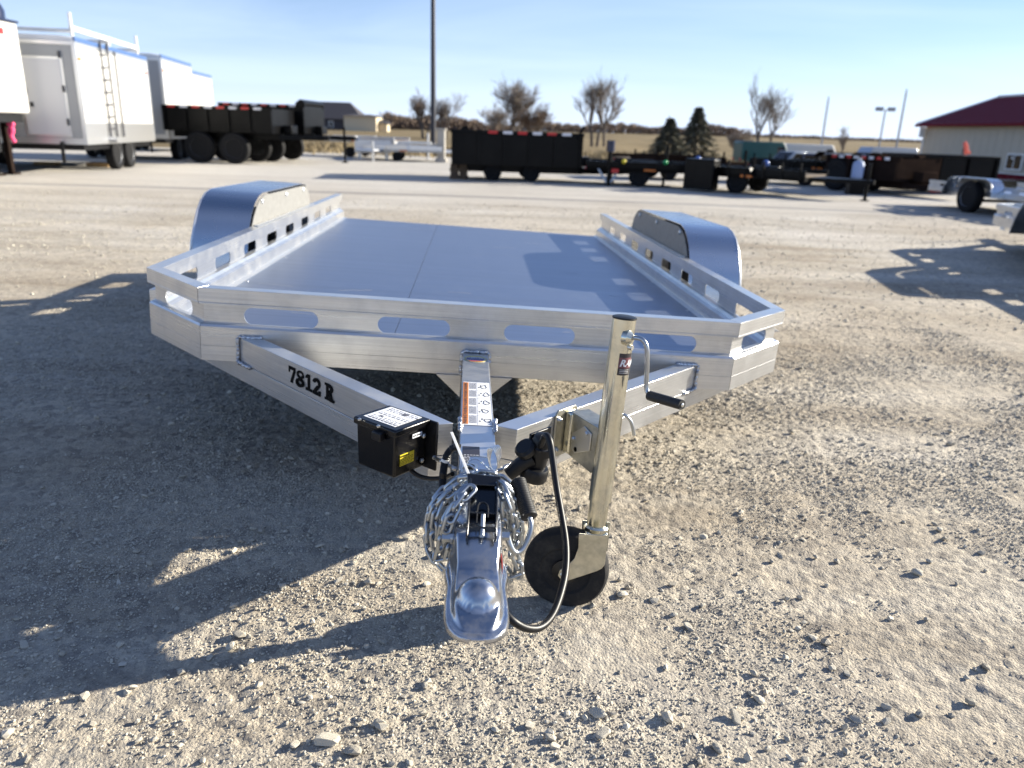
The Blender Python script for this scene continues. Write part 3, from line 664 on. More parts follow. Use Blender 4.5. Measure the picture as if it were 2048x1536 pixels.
for row in range(10):
    v = -ly * .38 + row * .0080
    if row in (3, 6): continue
    u = -.040
    while u < .038:
        q = r3.uniform(.004, .012); tl.obox(BX(u + q / 2 + .0, v + .006, .0061), e1, e2, e3, (q, .0013 if row % 4 else .0026, .0003)); u += q + .003
tl.obox(BX(.0, -ly * .30, .0061), e1, e2, e3, (lx * .78, .0007, .0003)); tl.obox(BX(.010, .030, .0062), e1, e2, e3, (.014, .012, .0004)); tl.obox(BX(-.02, -.012, .0062), e1, e2, e3, (.010, .006, .0004))
tl.build('fine_print', GREYINK, bx, smooth=0)['kind'] = 'stuff'
ef = e1                                      # end face towards the coupler
yl = MB().obox(cB + e1 * (lx / 2 * .975 + .0012) + e2 * (-.012) + e3 * (-.070), e2, e3, e1, (.044, .026, .0008)).build('yellow_label', YELLOW, bx, smooth=0)
text_mesh('WARNING', .0062, .0001, INK, 'lettering', bx, basis(cB + e1 * (lx / 2 * .975 + .0019) + e2 * (-.020) + e3 * (-.0615), e2, e3), bold=.0002)
tl = MB()
for row in range(5):
    u = -.020
    while u < .020:
        q = r3.uniform(.003, .008); tl.obox(cB + e1 * (lx / 2 * .975 + .0018) + e2 * (-.012 + u) + e3 * (-.0665 - row * .0034), e2, e3, e1, (q, .0011, .0002)); u += q + .002
tl.build('fine_print', INK, bx, smooth=0)['kind'] = 'stuff'
wsn = MB().obox(cB + e1 * (lx / 2 + .0036) + e2 * .014 + e3 * (-.022), e2, e3, e1, (.030, .0095, .0008)).build('white_sticker', PAPER, bx, smooth=0)
tl = MB()
for k, q in enumerate((.0045, .003, .0035, .005, .003)): tl.obox(cB + e1 * (lx / 2 + .0042) + e2 * (.003 + k * .0055) + e3 * (-.022), e2, e3, e1, (q, .0035, .0002))
tl.build('fine_print', INK, bx, smooth=0)['kind'] = 'stuff'
for v, z in ((.036, -.030), (.034, -.088)): MB().lathe([(.006, 0), (.006, .004), (.003, .006)], cB + e1 * (lx / 2 + .001) + e2 * v + e3 * z, e1, 6).build('bolt', BOLT, bx)
def TT(px, py, y): return T(px, py, 1, y)
# wiring: black tube from the box and a corrugated loom
MB().tube([BX(.02, .02, -.105), TT(835, 952, -.66), TT(860, 958, -.68), TT(890, 956, -.70), TT(905, 948, -.74)], .0052, smooth=2).build('battery_cable', CABLE, trailer)
loom = []
for px, py, y in ((921, 896, -.80), (908, 893, -.80), (896, 905, -.80), (890, 922, -.80), (887, 940, -.80), (885, 960, -.80), (886, 985, -.80), (890, 1010, -.80)): loom.append(TT(px, py, y))
class _: pass
lm = MB(); lp = [Vector(p) for p in loom]
for _k in range(3):
    q = [lp[0]]
    for a, b in zip(lp[:-1], lp[1:]): q += [a * .75 + b * .25, a * .25 + b * .75]
    lp = q + [lp[-1]]
tot = [0]
for a, b in zip(lp[:-1], lp[1:]): tot.append(tot[-1] + (b - a).length)
def along(s):
    for i in range(len(tot) - 1):
        if tot[i + 1] >= s: k = (s - tot[i]) / max(1e-9, tot[i + 1] - tot[i]); return lp[i] * (1 - k) + lp[i + 1] * k
    return lp[-1]
ns = 110; lm.tube([along(tot[-1] * i / ns) for i in range(ns + 1)], lambda t: .0068 + (.0012 if int(t * ns) % 2 else 0), n=10).build('corrugated_loom', BLKM, trailer, smooth=60)
pz = along(tot[-1] * .33); MB().tube([along(tot[-1] * .30), along(tot[-1] * .34)], .0088, n=10).build('loom_clip', WPLASTIC, trailer)
MB().tube([TT(960, 950, -.9), TT(948, 935, -.9), TT(935, 928, -.88), TT(926, 938, -.87)], .0022, smooth=2).build('breakaway_wire', STEELW, trailer)
# bracket plate by the serial plate
MB().b2((pA.x - .002, pB.y - .045, zb + .0005), (pA.x + .030, pB.y - .002, zb + .004)).build('wire_bracket', BOLT, trailer, bevel=.001)
MB().lathe([(.010, 0), (.010, .003), (.006, .0035), (.006, .001)], (pA.x + .015, pB.y - .022, zb + .004), (0, 0, 1), 14).build('grommet', CABLE, trailer)
# coiled safety wire
for k in range(5):
    c = TT(985 + k * 1.6, 915 + k * .5, -.86 + .004 * k); pts = [c + Vector((.010 * math.cos(a) + .004 * math.sin(a) * (k - 2) * .5, .004 * (k - 2), .024 * math.sin(a) - .005 * math.cos(a))) for a in [2 * PI * q / 24 for q in range(24)]]
    MB().tube(pts, .0013, n=6, closed=True).build('coiled_wire', STEELW, trailer)
MB().tube([TT(978, 940, -.87), TT(955, 915, -.86), TT(938, 920, -.86), TT(934, 930, -.86)], .0014, n=6, smooth=2).build('coiled_wire', STEELW, trailer)
MB().tube([TT(1000, 948, -.87), TT(1015, 960, -.88), TT(1022, 975, -.90)], .0018, n=6, smooth=1).build('coiled_wire', STEELW, trailer)
# white zip tie
zt0 = T(903, 864, 1, -.90); zt1 = T(943, 962, 1, -.97)
dz = (zt1 - zt0); MB().obox((zt0 + zt1) / 2, dz.normalized(), Vector((1, .2, 0)), Vector((0, 1, 0)).cross(dz).normalized().cross(dz).normalized(), (dz.length, .0046, .0016)).build('zip_tie', WPLASTIC, trailer)
MB().box(zt1, (.009, .007, .007)).build('zip_tie_head', WPLASTIC, trailer, bevel=.001)

# ---- seven-pin plug holder, black, on the right of the centre beam
pc = T(1080, 905, 1, -.76); PQ = 1.45
ph = bpy.data.objects.new('plug_holder', None); COL.objects.link(ph); ph.parent = trailer; ph.empty_display_size = .05
def pl_(prof): return [(a * PQ, b * PQ) for a, b in prof]
MB().lathe(pl_([(.013, -.022), (.0135, -.002), (.018, .0), (.018, .012), (.0155, .014), (.0155, .022), (.013, .027), (.006, .030)]), pc, (.1, -.15, 1), 16).build('plug_body', BLKM, ph)
MB().lathe(pl_([(.0195, -.040), (.0205, -.037), (.0205, -.024), (.018, -.020), (.012, -.019)]), pc + Vector((-.001, 0, -.004)), (.15, -.1, 1), 16).build('plug_cap', BLKM, ph)
MB().tube([pc + Vector((-.014, .0, -.014)), pc + Vector((-.040, -.002, -.030)), pc + Vector((-.062, -.004, -.052))], lambda t: .019 - .005 * t, n=12).build('plug_arm', BLKM, ph)
MB().lathe(pl_([(.0155, 0), (.016, .008), (.012, .012)]), pc + Vector((-.028, -.008, .006)), (-.5, -.4, .7), 14).build('plug_flap', BLKM, ph)
MB().obox(pc + Vector((.0, .026, .0)), Vector((.683, .73, 0)), Vector((-.73, .683, 0)), e3, (.07, .006, .08)).build('mounting_plate', BLKM, ph, bevel=.002)
cbl = [(1078, 905, -.77), (1085, 880, -.79), (1092, 868, -.80), (1100, 880, -.815), (1105, 915, -.83), (1113, 975, -.86), (1124, 1035, -.90), (1133, 1090, -.94), (1132, 1145, -.99), (1120, 1195, -1.04), (1104, 1235, -1.08), (1080, 1258, -1.11), (1052, 1258, -1.13), (1025, 1243, -1.14), (1000, 1215, -1.12), (985, 1170, -1.08)]
MB().tube([TT(*p) for p in cbl], .0068, n=12, smooth=2).build('trailer_cable', CABLE, trailer)

# ---- coupler
cp = bpy.data.objects.new('coupler', None); COL.objects.link(cp); cp.parent = trailer; cp.empty_display_size = .05
cxm = .007
stt = [  # y, flange half width, body half width, body height
    (-1.297, .012, .003, .002), (-1.292, .026, .009, .004), (-1.283, .036, .018, .007), (-1.270, .0435, .027, .012), (-1.255, .0475, .0330, .018), (-1.235, .0495, .0365, .024), (-1.205, .0500, .0375, .029), (-1.180, .0488, .0370, .033),
    (-1.162, .0482, .0362, .038), (-1.148, .0492, .0360, .046), (-1.135, .0512, .0368, .056), (-1.122, .0530, .0382, .066), (-1.108, .0528, .0400, .073), (-1.090, .0505, .0412, .077), (-1.07, .0480, .0418, .078), (-1.00, .0470, .0412, .078), (-.95, .0465, .0410, .078), (-.86, .0455, .040, .078), (-.80, .0455, .040, .078)]
zb2 = -.222; NC = 45; vs = []; 
def lerp_st(y):
    for a, b in zip(stt[:-1], stt[1:]):
        if a[0] <= y <= b[0]:
            k = (y - a[0]) / (b[0] - a[0]); return [p * (1 - k) + q * k for p, q in zip(a, b)]
    return list(stt[-1])
YS = [stt[0][0] + (stt[-1][0] - stt[0][0]) * (i / 110) ** 1.25 for i in range(111)]
for y in YS:
    _, fw, bw, bh = lerp_st(y)
    for k in range(NC):
        u = -1 + 2 * k / (NC - 1); x = u * fw; ax2 = abs(x)
        edge = max(0.0, min(1.0, (fw - ax2) / .004)); lip = .009 * math.sqrt(max(0, 1 - (1 - edge) ** 2))
        tw = .0085
        q = max(0.0, min(1.0, (bw + tw * .5 - ax2) / tw)); q = q * q * (3 - 2 * q)
        crown = 1 - .10 * (ax2 / max(bw, .001)) ** 2 if ax2 < bw else .9
        z = lip + (bh - .006) * q * crown if bh > .008 else lip
        # ball socket dome
        dy, dx = y + 1.218, x; rr = dx * dx + dy * dy; Rb = .0325
        if rr < Rb * Rb:
            zd = .024 + math.sqrt(Rb * Rb - rr) * 1.02; z = max(z, 0) ; k2 = 260.0
            z = math.log(math.exp(k2 * z) + math.exp(k2 * zd)) / k2
        vs.append(Vector((cxm + x, y, zb2 + z)))
n1 = len(YS); fs = [(j * NC + i, j * NC + i + 1, (j + 1) * NC + i + 1, (j + 1) * NC + i) for j in range(n1 - 1) for i in range(NC - 1)]
cpm = MB().add(vs, fs); co = cpm.build('coupler_body', CHROME, cp, smooth=180)
so = co.modifiers.new('thick', 'SOLIDIFY'); so.thickness = .0035; so.offset = 1 if 0 else -1
MB().lathe([(.017, 0), (.0235, .004), (.0245, .012), (.020, .022), (.008, .028)], (cxm, -1.216, zb2 - .012), (0, 0, 1), 20).build('ball_socket', BLKM, cp)
# black latch channel
la = Vector((cxm + .003, -1.128, zb2 + .069)); lb_ = Vector((cxm + .006, -1.018, zb2 + .118)); ld = (lb_ - la).normalized(); lnn = Vector((1, 0, 0)).cross(ld).normalized()
lx_ = Vector((1, 0, 0)); LL = (lb_ - la).length; wl2 = .050
def LQ(u, v, n_): return la + lx_ * u + ld * v + lnn * n_
lt = MB(); lt.obox(LQ(0, LL / 2 + .018, .004), lx_, ld, lnn, (wl2 - .006, LL - .036, .004))
for s in (-1, 1): lt.obox(LQ(s * (wl2 / 2 - .002), LL / 2, .010), lx_, ld, lnn, (.0035, LL, .018))
lt.obox(LQ(0, .018, .012), lx_, ld, lnn, (wl2 - .004, .003, .012)); lt.obox(LQ(0, .048, .012), lx_, ld, lnn, (wl2 - .004, .003, .010))
lt.build('latch_lever', BLKP, cp, bevel=.0012)
MB().prism([(-.027, 0), (.027, 0), (.030, .022), (-.030, .026)], lambda u, v, t: LQ(u, LL - .010 + v, t), .010, .014).build('latch_tab', BLKP, cp, bevel=.002)
MB().tube([LQ(-.009, .028, .014), LQ(-.009, .062, .016), LQ(-.004, .070, .016), LQ(.004, .070, .016), LQ(.009, .062, .016), LQ(.009, .040, .015)], .0016, n=8, smooth=1).build('latch_spring_clip', BLKM, cp)
MB().cyl(LQ(.001, .004, .012), LQ(.001, .045, .014), .0042, n=12).build('latch_bolt', BOLT, cp)
bq = T(896, 1073, 1, -1.07); MB().cyl(bq - Vector((.010, 0, 0)), bq + Vector((.014, 0, 0)), .0095, n=6).build('coupler_bolt', CHAIN, cp)
MB().cyl(bq + Vector((.004, 0, 0)), bq + Vector((.008, 0, 0)), .0125, n=20).build('washer', CHAIN, cp)
MB().cyl((cxm + .036, -1.045, zb2 + .040), (cxm + .056, -1.045, zb2 + .040), .0095, n=6).build('coupler_bolt', CHAIN, cp)
MB().obox(Vector((cxm + .0395, -1.13, zb2 + .035)), Vector((0, 1, 0)), e3, Vector((1, 0, 0)), (.05, .010, .001)).build('red_stamp', REDINK, cp)

# ---- lever with black grip beside the coupler
lev = bpy.data.objects.new('spare_handle', None); COL.objects.link(lev); lev.parent = trailer; lev.empty_display_size = .05
g0, g1 = T(1036, 962, 1, -.93), T(1058, 1032, 1, -.99); gd = g1 - g0
gp = MB(); nr = 60; gp.tube([g0 + gd * (i / nr) for i in range(nr + 1)], lambda t: .0142 + (.0008 if int(t * nr) % 3 else -.0004), n=18).build('grip', GRIP, lev, smooth=60)
MB().lathe([(.0125, 0), (.0155, .002), (.0155, .006), (.0125, .008)], g1 - gd.normalized() * .004, gd, 18).build('grip_collar', GRIP, lev)
MB().lathe([(.004, 0), (.004, .002), (.002, .003)], g0 - gd.normalized() * .001, -gd, 10).build('rivet', BOLT, lev)
MB().tube([g1, T(1063, 1050, 1, -1.0), T(1058, 1075, 1, -1.01), T(1045, 1100, 1, -1.02), T(1030, 1108, 1, -1.03), T(1020, 1092, 1, -1.03), T(1012, 1060, 1, -1.02)], .0052, n=12, smooth=2).build('bent_rod', CHAIN, lev)

# ---- safety chains heaped over the coupler
sc = bpy.data.objects.new('safety_chain', None); COL.objects.link(sc); sc.parent = trailer; sc.empty_display_size = .05
LKL, LKR, LKW = .0290, .0036, .0076          # link inner pitch length, wire radius, half width
link_me = MB().tube([Vector((LKW * math.cos(a), 0, 0)) + Vector((0, 0, (LKL / 2 - LKW * .6) * (1 if math.sin(a) >= 0 else -1) + LKW * math.sin(a))) for a in [2 * PI * (k + .5) / 20 for k in range(20)]], LKR, n=8, closed=True).mesh('chain_link', CHAIN, 80)
def strand(pts, twist=0.0, jit=.18):
    pts = [Vector(p) for p in pts]
    for _k in range(2):
        q = [pts[0]]
        for a, b in zip(pts[:-1], pts[1:]): q += [a * .75 + b * .25, a * .25 + b * .75]
        pts = q + [pts[-1]]
    tt = [0]
    for a, b in zip(pts[:-1], pts[1:]): tt.append(tt[-1] + (b - a).length)
    step = LKL - 2 * LKR - .001; n = max(2, int(tt[-1] / step)); i = 0
    def al(s):
        for j in range(len(tt) - 1):
            if tt[j + 1] >= s: k = (s - tt[j]) / max(1e-9, tt[j + 1] - tt[j]); return pts[j] * (1 - k) + pts[j + 1] * k
        return pts[-1]
    for k in range(n):
        a = al(k * step); b = al((k + 1) * step); d = (b - a)
        if d.length < 1e-5: continue
        d.normalize(); x, y, z = frame(d); ang = twist + (PI / 2 if k % 2 else 0) + random.uniform(-jit, jit) + .5
        x2 = x * math.cos(ang) + y * math.sin(ang); y2 = d.cross(x2)
        o = bpy.data.objects.new('chain_link', link_me); COL.objects.link(o); o.parent = sc; c = (a + b) / 2
        o.matrix_local = Matrix(((x2.x, y2.x, d.x, c.x), (x2.y, y2.y, d.y, c.y), (x2.z, y2.z, d.z, c.z), (0, 0, 0, 1)))
SD = [
 [(948, 968, -1.02), (925, 985, -1.04), (910, 1015, -1.06), (893, 1040, -1.07), (884, 1070, -1.06), (880, 1100, -1.05)],
 [(935, 962, -.98), (908, 980, -.99), (884, 1000, -.99), (872, 1030, -1.0), (868, 1065, -1.0), (873, 1095, -1.0)],
 [(915, 965, -.95), (890, 985, -.95), (868, 1010, -.96), (857, 1045, -.96), (855, 1085, -.97), (868, 1120, -.98), (886, 1138, -.99)],
 [(880, 1100, -1.03), (874, 1112, -1.02), (890, 1118, -1.02), (898, 1095, -1.03), (902, 1070, -1.04)],
 [(902, 972, -.92), (925, 955, -.92), (955, 948, -.92), (985, 950, -.92), (1012, 960, -.92), (1028, 980, -.93)],
 [(900, 985, -.96), (930, 966, -.96), (965, 962, -.95), (1000, 966, -.95), (1020, 985, -.96)],
 [(985, 962, -1.0), (1008, 985, -1.02), (1018, 1015, -1.02), (1026, 1045, -1.01), (1032, 1075, -1.0), (1030, 1100, -1.0), (1018, 1110, -1.0)],
 [(1005, 968, -.96), (1024, 990, -.96), (1034, 1020, -.96), (1040, 1055, -.96), (1038, 1090, -.96)],
 [(1020, 1085, -.99), (1008, 1060, -1.0), (1006, 1030, -1.02), (1002, 1000, -1.02)],
 [(1030, 1112, -.98), (1040, 1135, -.98), (1036, 1155, -.98), (1022, 1160, -.98), (1012, 1140, -.99)],
 [(925, 1000, -.97), (905, 1040, -.98), (896, 1075, -.99), (892, 1110, -.99)],
 [(1012, 975, -.90), (1030, 1000, -.90), (1042, 1035, -.90)],
 [(942, 978, -1.05), (920, 1000, -1.07), (903, 1030, -1.08), (893, 1060, -1.08)],
 [(905, 968, -.90), (880, 985, -.91), (862, 1020, -.92), (860, 1060, -.93)],
 [(1000, 972, -1.03), (1014, 1000, -1.05), (1024, 1035, -1.05)],
 [(925, 962, -.99), (955, 958, -1.0), (985, 966, -1.0)],
]
for k, s_ in enumerate(SD): strand([TT(*p) for p in s_], twist=k * .7)
MB().lathe([(.006, -.012), (.006, .012)], TT(948, 972, -1.0), (1, 0, 0), 10).build('chain_anchor', BOLT, sc)

# ---- tongue jack
jk = bpy.data.objects.new('tongue_jack', None); COL.objects.link(jk); jk.parent = trailer; jk.empty_display_size = .05
def jw(p): return W2T(p)
top = jw(AY(1249, 637, 1.632)); end = jw(AY(1191, 1062, 1.602)); low = top + (end - top) * .845; jd = (top - end).normalized(); jx, jy, _d = frame(jd)
cyw = lambda a, b, r, nm, m, **k: MB().cyl(a, b, r, n=36, **k).build(nm, m, jk, smooth=40)
cyw(top, low, .0262, 'outer_tube', GALV); cyw(low + jd * .03, end, .0228, 'inner_tube', GALV)
MB().lathe([(.0262, 0), (.0272, .001), (.0268, .004), (.020, .006), (.004, .0065)], top, jd, 32).build('end_cap', BLKM, jk)
# crank
view = (TI.to_3x3() @ Vector((0, -1, 0))).normalized(); rt_ = (TI.to_3x3() @ Vector((1, 0, 0))).normalized()
c0 = jw(AY(1262, 676, 1.605)); c1 = jw(AY(1270, 675, 1.60)); c2 = jw(AY(1286, 678, 1.59)); c3 = jw(AY(1295, 695, 1.585)); c4 = jw(AY(1294, 740, 1.585)); c5 = jw(AY(1292, 778, 1.585)); c6 = jw(AY(1298, 790, 1.575))
MB().lathe([(.017, -.012), (.017, 0), (.011, .006), (.009, .009)], c0 - rt_ * .004, rt_ * .8 + view * .5, 18).build('gear_boss', GALV, jk)
MB().tube([c0, c1, c2, c3, c4, c5, c6], .0053, n=14, smooth=2).build('crank_arm', CHAIN, jk)
h0, h1 = jw(AY(1298, 791, 1.575)), jw(AY(1364, 810, 1.50))
MB().tube([h0 + (h1 - h0) * (i / 40) for i in range(41)], lambda t: .0105 + (.0006 if int(t * 40) % 2 else 0), n=18).build('crank_grip', GRIP, jk, smooth=60)
MB().lathe([(.0045, 0), (.0045, .002), (.002, .003)], h1, h1 - h0, 12).build('grip_rivet', BOLT, jk)
MB().cyl(top - jd * .058 + view * .020 + rt_ * .014, top - jd * .058 + view * .026 + rt_ * .022, .006, n=12).build('grease_fitting', BOLT, jk)
# dark decal wrapped round the tube
def wrap(h0_, h1_, a0, a1, r, m, nm, n=10):
    mb = MB(); vv = []
    base = view * 1.0; side = jd.cross(base).normalized(); base = side.cross(jd).normalized()
    for h in (h0_, h1_):
        for k in range(n + 1):
            a = a0 + (a1 - a0) * k / n; vv.append(top - jd * h + (base * math.cos(a) + side * math.sin(a)) * r)
    return mb.add(vv, [(k, k + 1, n + 2 + k, n + 1 + k) for k in range(n)]).build(nm, m, jk, smooth=60)
side_s = 1 if jd.cross(view).dot(rt_) > 0 else -1
wrap(.073, .122, side_s * -.16, side_s * 1.15, .0266, DKLABEL, 'decal'); wrap(.082, .106, side_s * -.14, side_s * 1.13, .0268, MARBAND, 'decal_band')
basev = (jd.cross(view).normalized() * side_s); bv = (view - jd * view.dot(jd)).normalized()
def wraptext(txt, h, a0, size, bold):
    cu = bpy.data.curves.new('t', 'FONT'); cu.body = txt; cu.size = size; cu.offset = bold; cu.shear = .25; cu.align_y = 'CENTER'; ob = bpy.data.objects.new('t', cu); COL.objects.link(ob); bpy.context.view_layer.update()
    me = bpy.data.meshes.new_from_object(ob.evaluated_get(bpy.context.evaluated_depsgraph_get())); bpy.data.objects.remove(ob)
    for v in me.vertices:
        a = a0 + v.co.x / .0270; v.co = top - jd * (h - v.co.y) + (bv * math.cos(a) + basev * math.sin(a)) * .0272
    me.materials.clear(); me.materials.append(PAPER); o = bpy.data.objects.new('lettering', me); COL.objects.link(o); o.parent = jk
wraptext('RAM', .095, -.06, .021, .0007)
for q in range(3): wrap(.109 + q * .0035, .110 + q * .0035, side_s * .0, side_s * .9, .0269, GREYP, 'decal_line')
# bracket: plate on the beam, folded arm, swivel plate
nR = Vector((.732, -.681, 0)); tR = Vector((-.681, -.732, 0)); pR0 = Vector((.69, 0, 0))
def RQ(s_, o_, z_): q = pR0 + tR * s_ + nR * o_; return Vector((q.x, q.y, z_))
br = bpy.data.objects.new('mounting_bracket', None); COL.objects.link(br); br.parent = jk
jm = top - jd * ((top.z + .19) / jd.z)
bp1 = T(1143, 880, 0, RQ(.665, .004, 0).x); sB = .690
zc_ = -.185
MB().prism([(-.042, -.062), (.042, -.062), (.042, .05), (.034, .058), (-.034, .058), (-.042, .05)], lambda u, v, t: RQ(sB + u, t, zc_ + v), .001, .006).build('beam_plate', GALVP, br, bevel=.001)
MB().prism([(-.016, -.055), (.020, -.055), (.020, .052), (-.016, .052)], lambda u, v, t: RQ(sB + u - .012, t, zc_ + v), .006, .028).build('folded_arm', GALV, br, bevel=.006, seg=3)
for u in (-.034, .032):
    for v in (-.040, .036): MB().lathe([(.0065, 0), (.0065, .005), (.004, .006), (.004, .010)], RQ(sB - u, .0062, zc_ + v), nR, 6).build('bolt', BOLT, br)
sv_c = jm + view * 0; pp = RQ(sB - .02, .03, zc_)
mid = (pp + jm) / 2; dirj = (jm - pp); dirj.z = 0; dl = dirj.length; dirj.normalize(); upv = e3; nn = dirj.cross(upv).normalized()
if nn.dot(view) < 0: nn = -nn
MB().prism([(-.010, -.056), (dl - .020, -.064), (dl + .004, -.048), (dl + .004, .040), (dl - .010, .052), (-.006, .052), (-.014, .044)], lambda u, v, t: pp + dirj * u + upv * v + nn * t, .018, .023).build('swivel_plate', GALVP, br, bevel=.001)
MB().prism([(-.008, .046), (dl - .012, .046), (dl - .012, .052), (-.008, .052)], lambda u, v, t: pp + dirj * u + upv * v + nn * t, -.03, .018).build('swivel_flange', GALVP, br, bevel=.001)
MB().prism([(.012, -.035), (.030, -.042), (dl * .75, -.012), (dl * .75, .030), (dl * .5, .038), (.014, .004)], lambda u, v, t: pp + dirj * u + upv * v + nn * t, .0235, .0265).build('lock_plate', BOLT, br, bevel=.001)
for u, v in ((dl * .62, .026), (.022, -.006)): MB().lathe([(.0055, 0), (.0055, .003), (.003, .006)], pp + dirj * u + upv * v + nn * .0268, nn, 6).build('bolt', BOLT, br)
MB().lathe([(.006, 0), (.006, .0005), (.004, .0008)], pp + dirj * .034 + upv * -.030 + nn * .0268, nn, 12).build('plate_hole', INK, br)
# swivel pull pin
h_ = [AY(1236, 838, 1.62), AY(1243, 829, 1.62), AY(1253, 831, 1.62), AY(1262, 842, 1.62), AY(1266, 856, 1.62), AY(1268, 870, 1.62)]
MB().tube([jw(p) for p in h_], .0042, n=12, smooth=2).build('pull_pin', CHAIN, jk)
# caster fork and wheel
cw = jw(Vector((.143, 1.585, .1025))); cwz = (TI.to_3x3() @ Vector((0, 0, 1))).normalized()
axw = (TI.to_3x3() @ Vector((-.20, -1, 0))).normalized()
fk = bpy.data.objects.new('caster_fork', None); COL.objects.link(fk); fk.parent = jk
MB().obox(end - jd * .004, rt_, (jd.cross(rt_)).normalized(), jd, (.054, .050, .022)).build('fork_collar', GALV, fk, bevel=.006, seg=3)
MB().lathe([(.026, 0), (.030, .004), (.030, .012), (.026, .016)], end + jd * .002, jd, 28).build('stem_ring', GALV, fk)
q0 = end - jd * .014; qc = cw
dwn = (qc - q0); dwn -= axw * dwn.dot(axw)
for sgn, nm in ((1, 'fork_plate'), (-1, 'fork_plate')):
    off = axw * (.030 * sgn)
    perp = axw.cross(dwn.normalized())
    if perp.dot(rt_) < 0: perp = -perp
    q0p = q0 - axw * (q0 - qc).dot(axw)
    P2 = [q0p + rt_ * .028 + jd * .01, q0p - rt_ * .026 + jd * .01, q0p - rt_ * .024 - jd * .02, q0p + dwn * .55 - perp * .028, qc - perp * .014 + dwn.normalized() * -.006, qc + dwn.normalized() * .014 - perp * .006, qc + dwn.normalized() * .014 + perp * .012, qc + perp * .045 + dwn * -.05, q0p + rt_ * .030 + dwn * .38]
    def onp(px, py):
        o_ = TI @ CAMP; d_ = TI.to_3x3() @ ray(px, py); return o_ + d_ * ((qc + axw * .030 - o_).dot(axw) / d_.dot(axw))
    P2 = [onp(*q_) for q_ in ((1158, 1066), (1216, 1070), (1210, 1128), (1204, 1136), (1194, 1141), (1136, 1160), (1124, 1160), (1116, 1150), (1120, 1139), (1136, 1130), (1149, 1116), (1157, 1094))]
    P2 = [p - axw * (p - qc).dot(axw) for p in P2]; k = len(P2)
    MB().add([p + off for p in P2] + [p + off + axw * (.0035 * sgn) for p in P2], [tuple(range(k)), tuple(range(2 * k - 1, k - 1, -1))] + [(i, (i + 1) % k, k + (i + 1) % k, k + i) for i in range(k)]).build(nm, GALVP, fk, smooth=0, bevel=.001)
MB().cyl(qc + axw * .038, qc - axw * .038, .0055, n=12).build('axle_pin', BOLT, fk)
rw = .1015; hw_ = .024
MB().lathe([(.030, -hw_ * 1.1), (.030, hw_ * 1.1), (.014, hw_ * 1.25), (.010, hw_ * 1.3)], cw, axw, 24).build('wheel_hub', BLKM, fk)
MB().lathe([(.009, 0), (.009, .006), (.005, .009)], cw + axw * .034, axw, 6).build('axle_nut', BOLT, fk)
MB().lathe([(.03, -hw_ * .8), (rw * .55, -hw_ * .8), (rw * .60, -hw_), (rw * .72, -hw_ * 1.02), (rw * .93, -hw_ * .9), (rw * .985, -hw_ * .6), (rw, 0), (rw * .985, hw_ * .6), (rw * .93, hw_ * .9), (rw * .72, hw_ * 1.02), (rw * .60, hw_), (rw * .55, hw_ * .8), (.03, hw_ * .8)], cw, axw, 48).build('jack_wheel', RUB, jk, smooth=40)

# ------------------------------------------------------------ two more trailers of the same kind (no copies of the fittings at the nose)
FIT = ('battery_box', 'safety_chain', 'tongue_jack', 'coupler', 'spare_handle', 'plug_holder', 'number_digit', 'letter', 'warning_label', 'maker_badge', 'serial_plate', 'fine_print', 'battery_cable', 'corrugated_loom', 'loom_clip', 'breakaway_wire', 'wire_bracket',
       'grommet', 'coiled_wire', 'zip_tie', 'zip_tie_head', 'trailer_cable', 'weld_bead', 'wheel')
def second_trailer(x, y, z, a, label, k=1.0):
    c = copy_tree(trailer, None, 0, FIT); M4 = Matrix.Translation((x, y, z)) @ Matrix.Rotation(a, 4, 'Z') @ Matrix.Scale(k, 4); c.matrix_world = M4; c['label'] = label; zg = z / k
    for s in (-1, 1): wheel(c, (s * 1.185, 2.2, .315 - zg), (s, 0, 0), .315, .19)
    MB().cyl((0, -.95, -zg + .04), (0, -.95, .15), .026, n=12).build('jack_post', GALV, c); MB().lathe([(.06, -zg), (.06, -zg + .01), (.026, -zg + .045)], (0, -.95, 0), (0, 0, 1), 16).build('jack_foot', GALVP, c)
    MB().b2((-.04, -1.15, -.235), (.05, -.86, -.17)).build('coupler', CHROME, c, bevel=.006)
    return c
second_trailer(6.32, 8.70, .49, R(169.6), 'aluminium slotted-rail trailer cut off by the right edge of the picture')
second_trailer(8.86, 11.67, .46, R(5), 'silver low trailer with red tail lights in front of the maroon and tan building', .85)

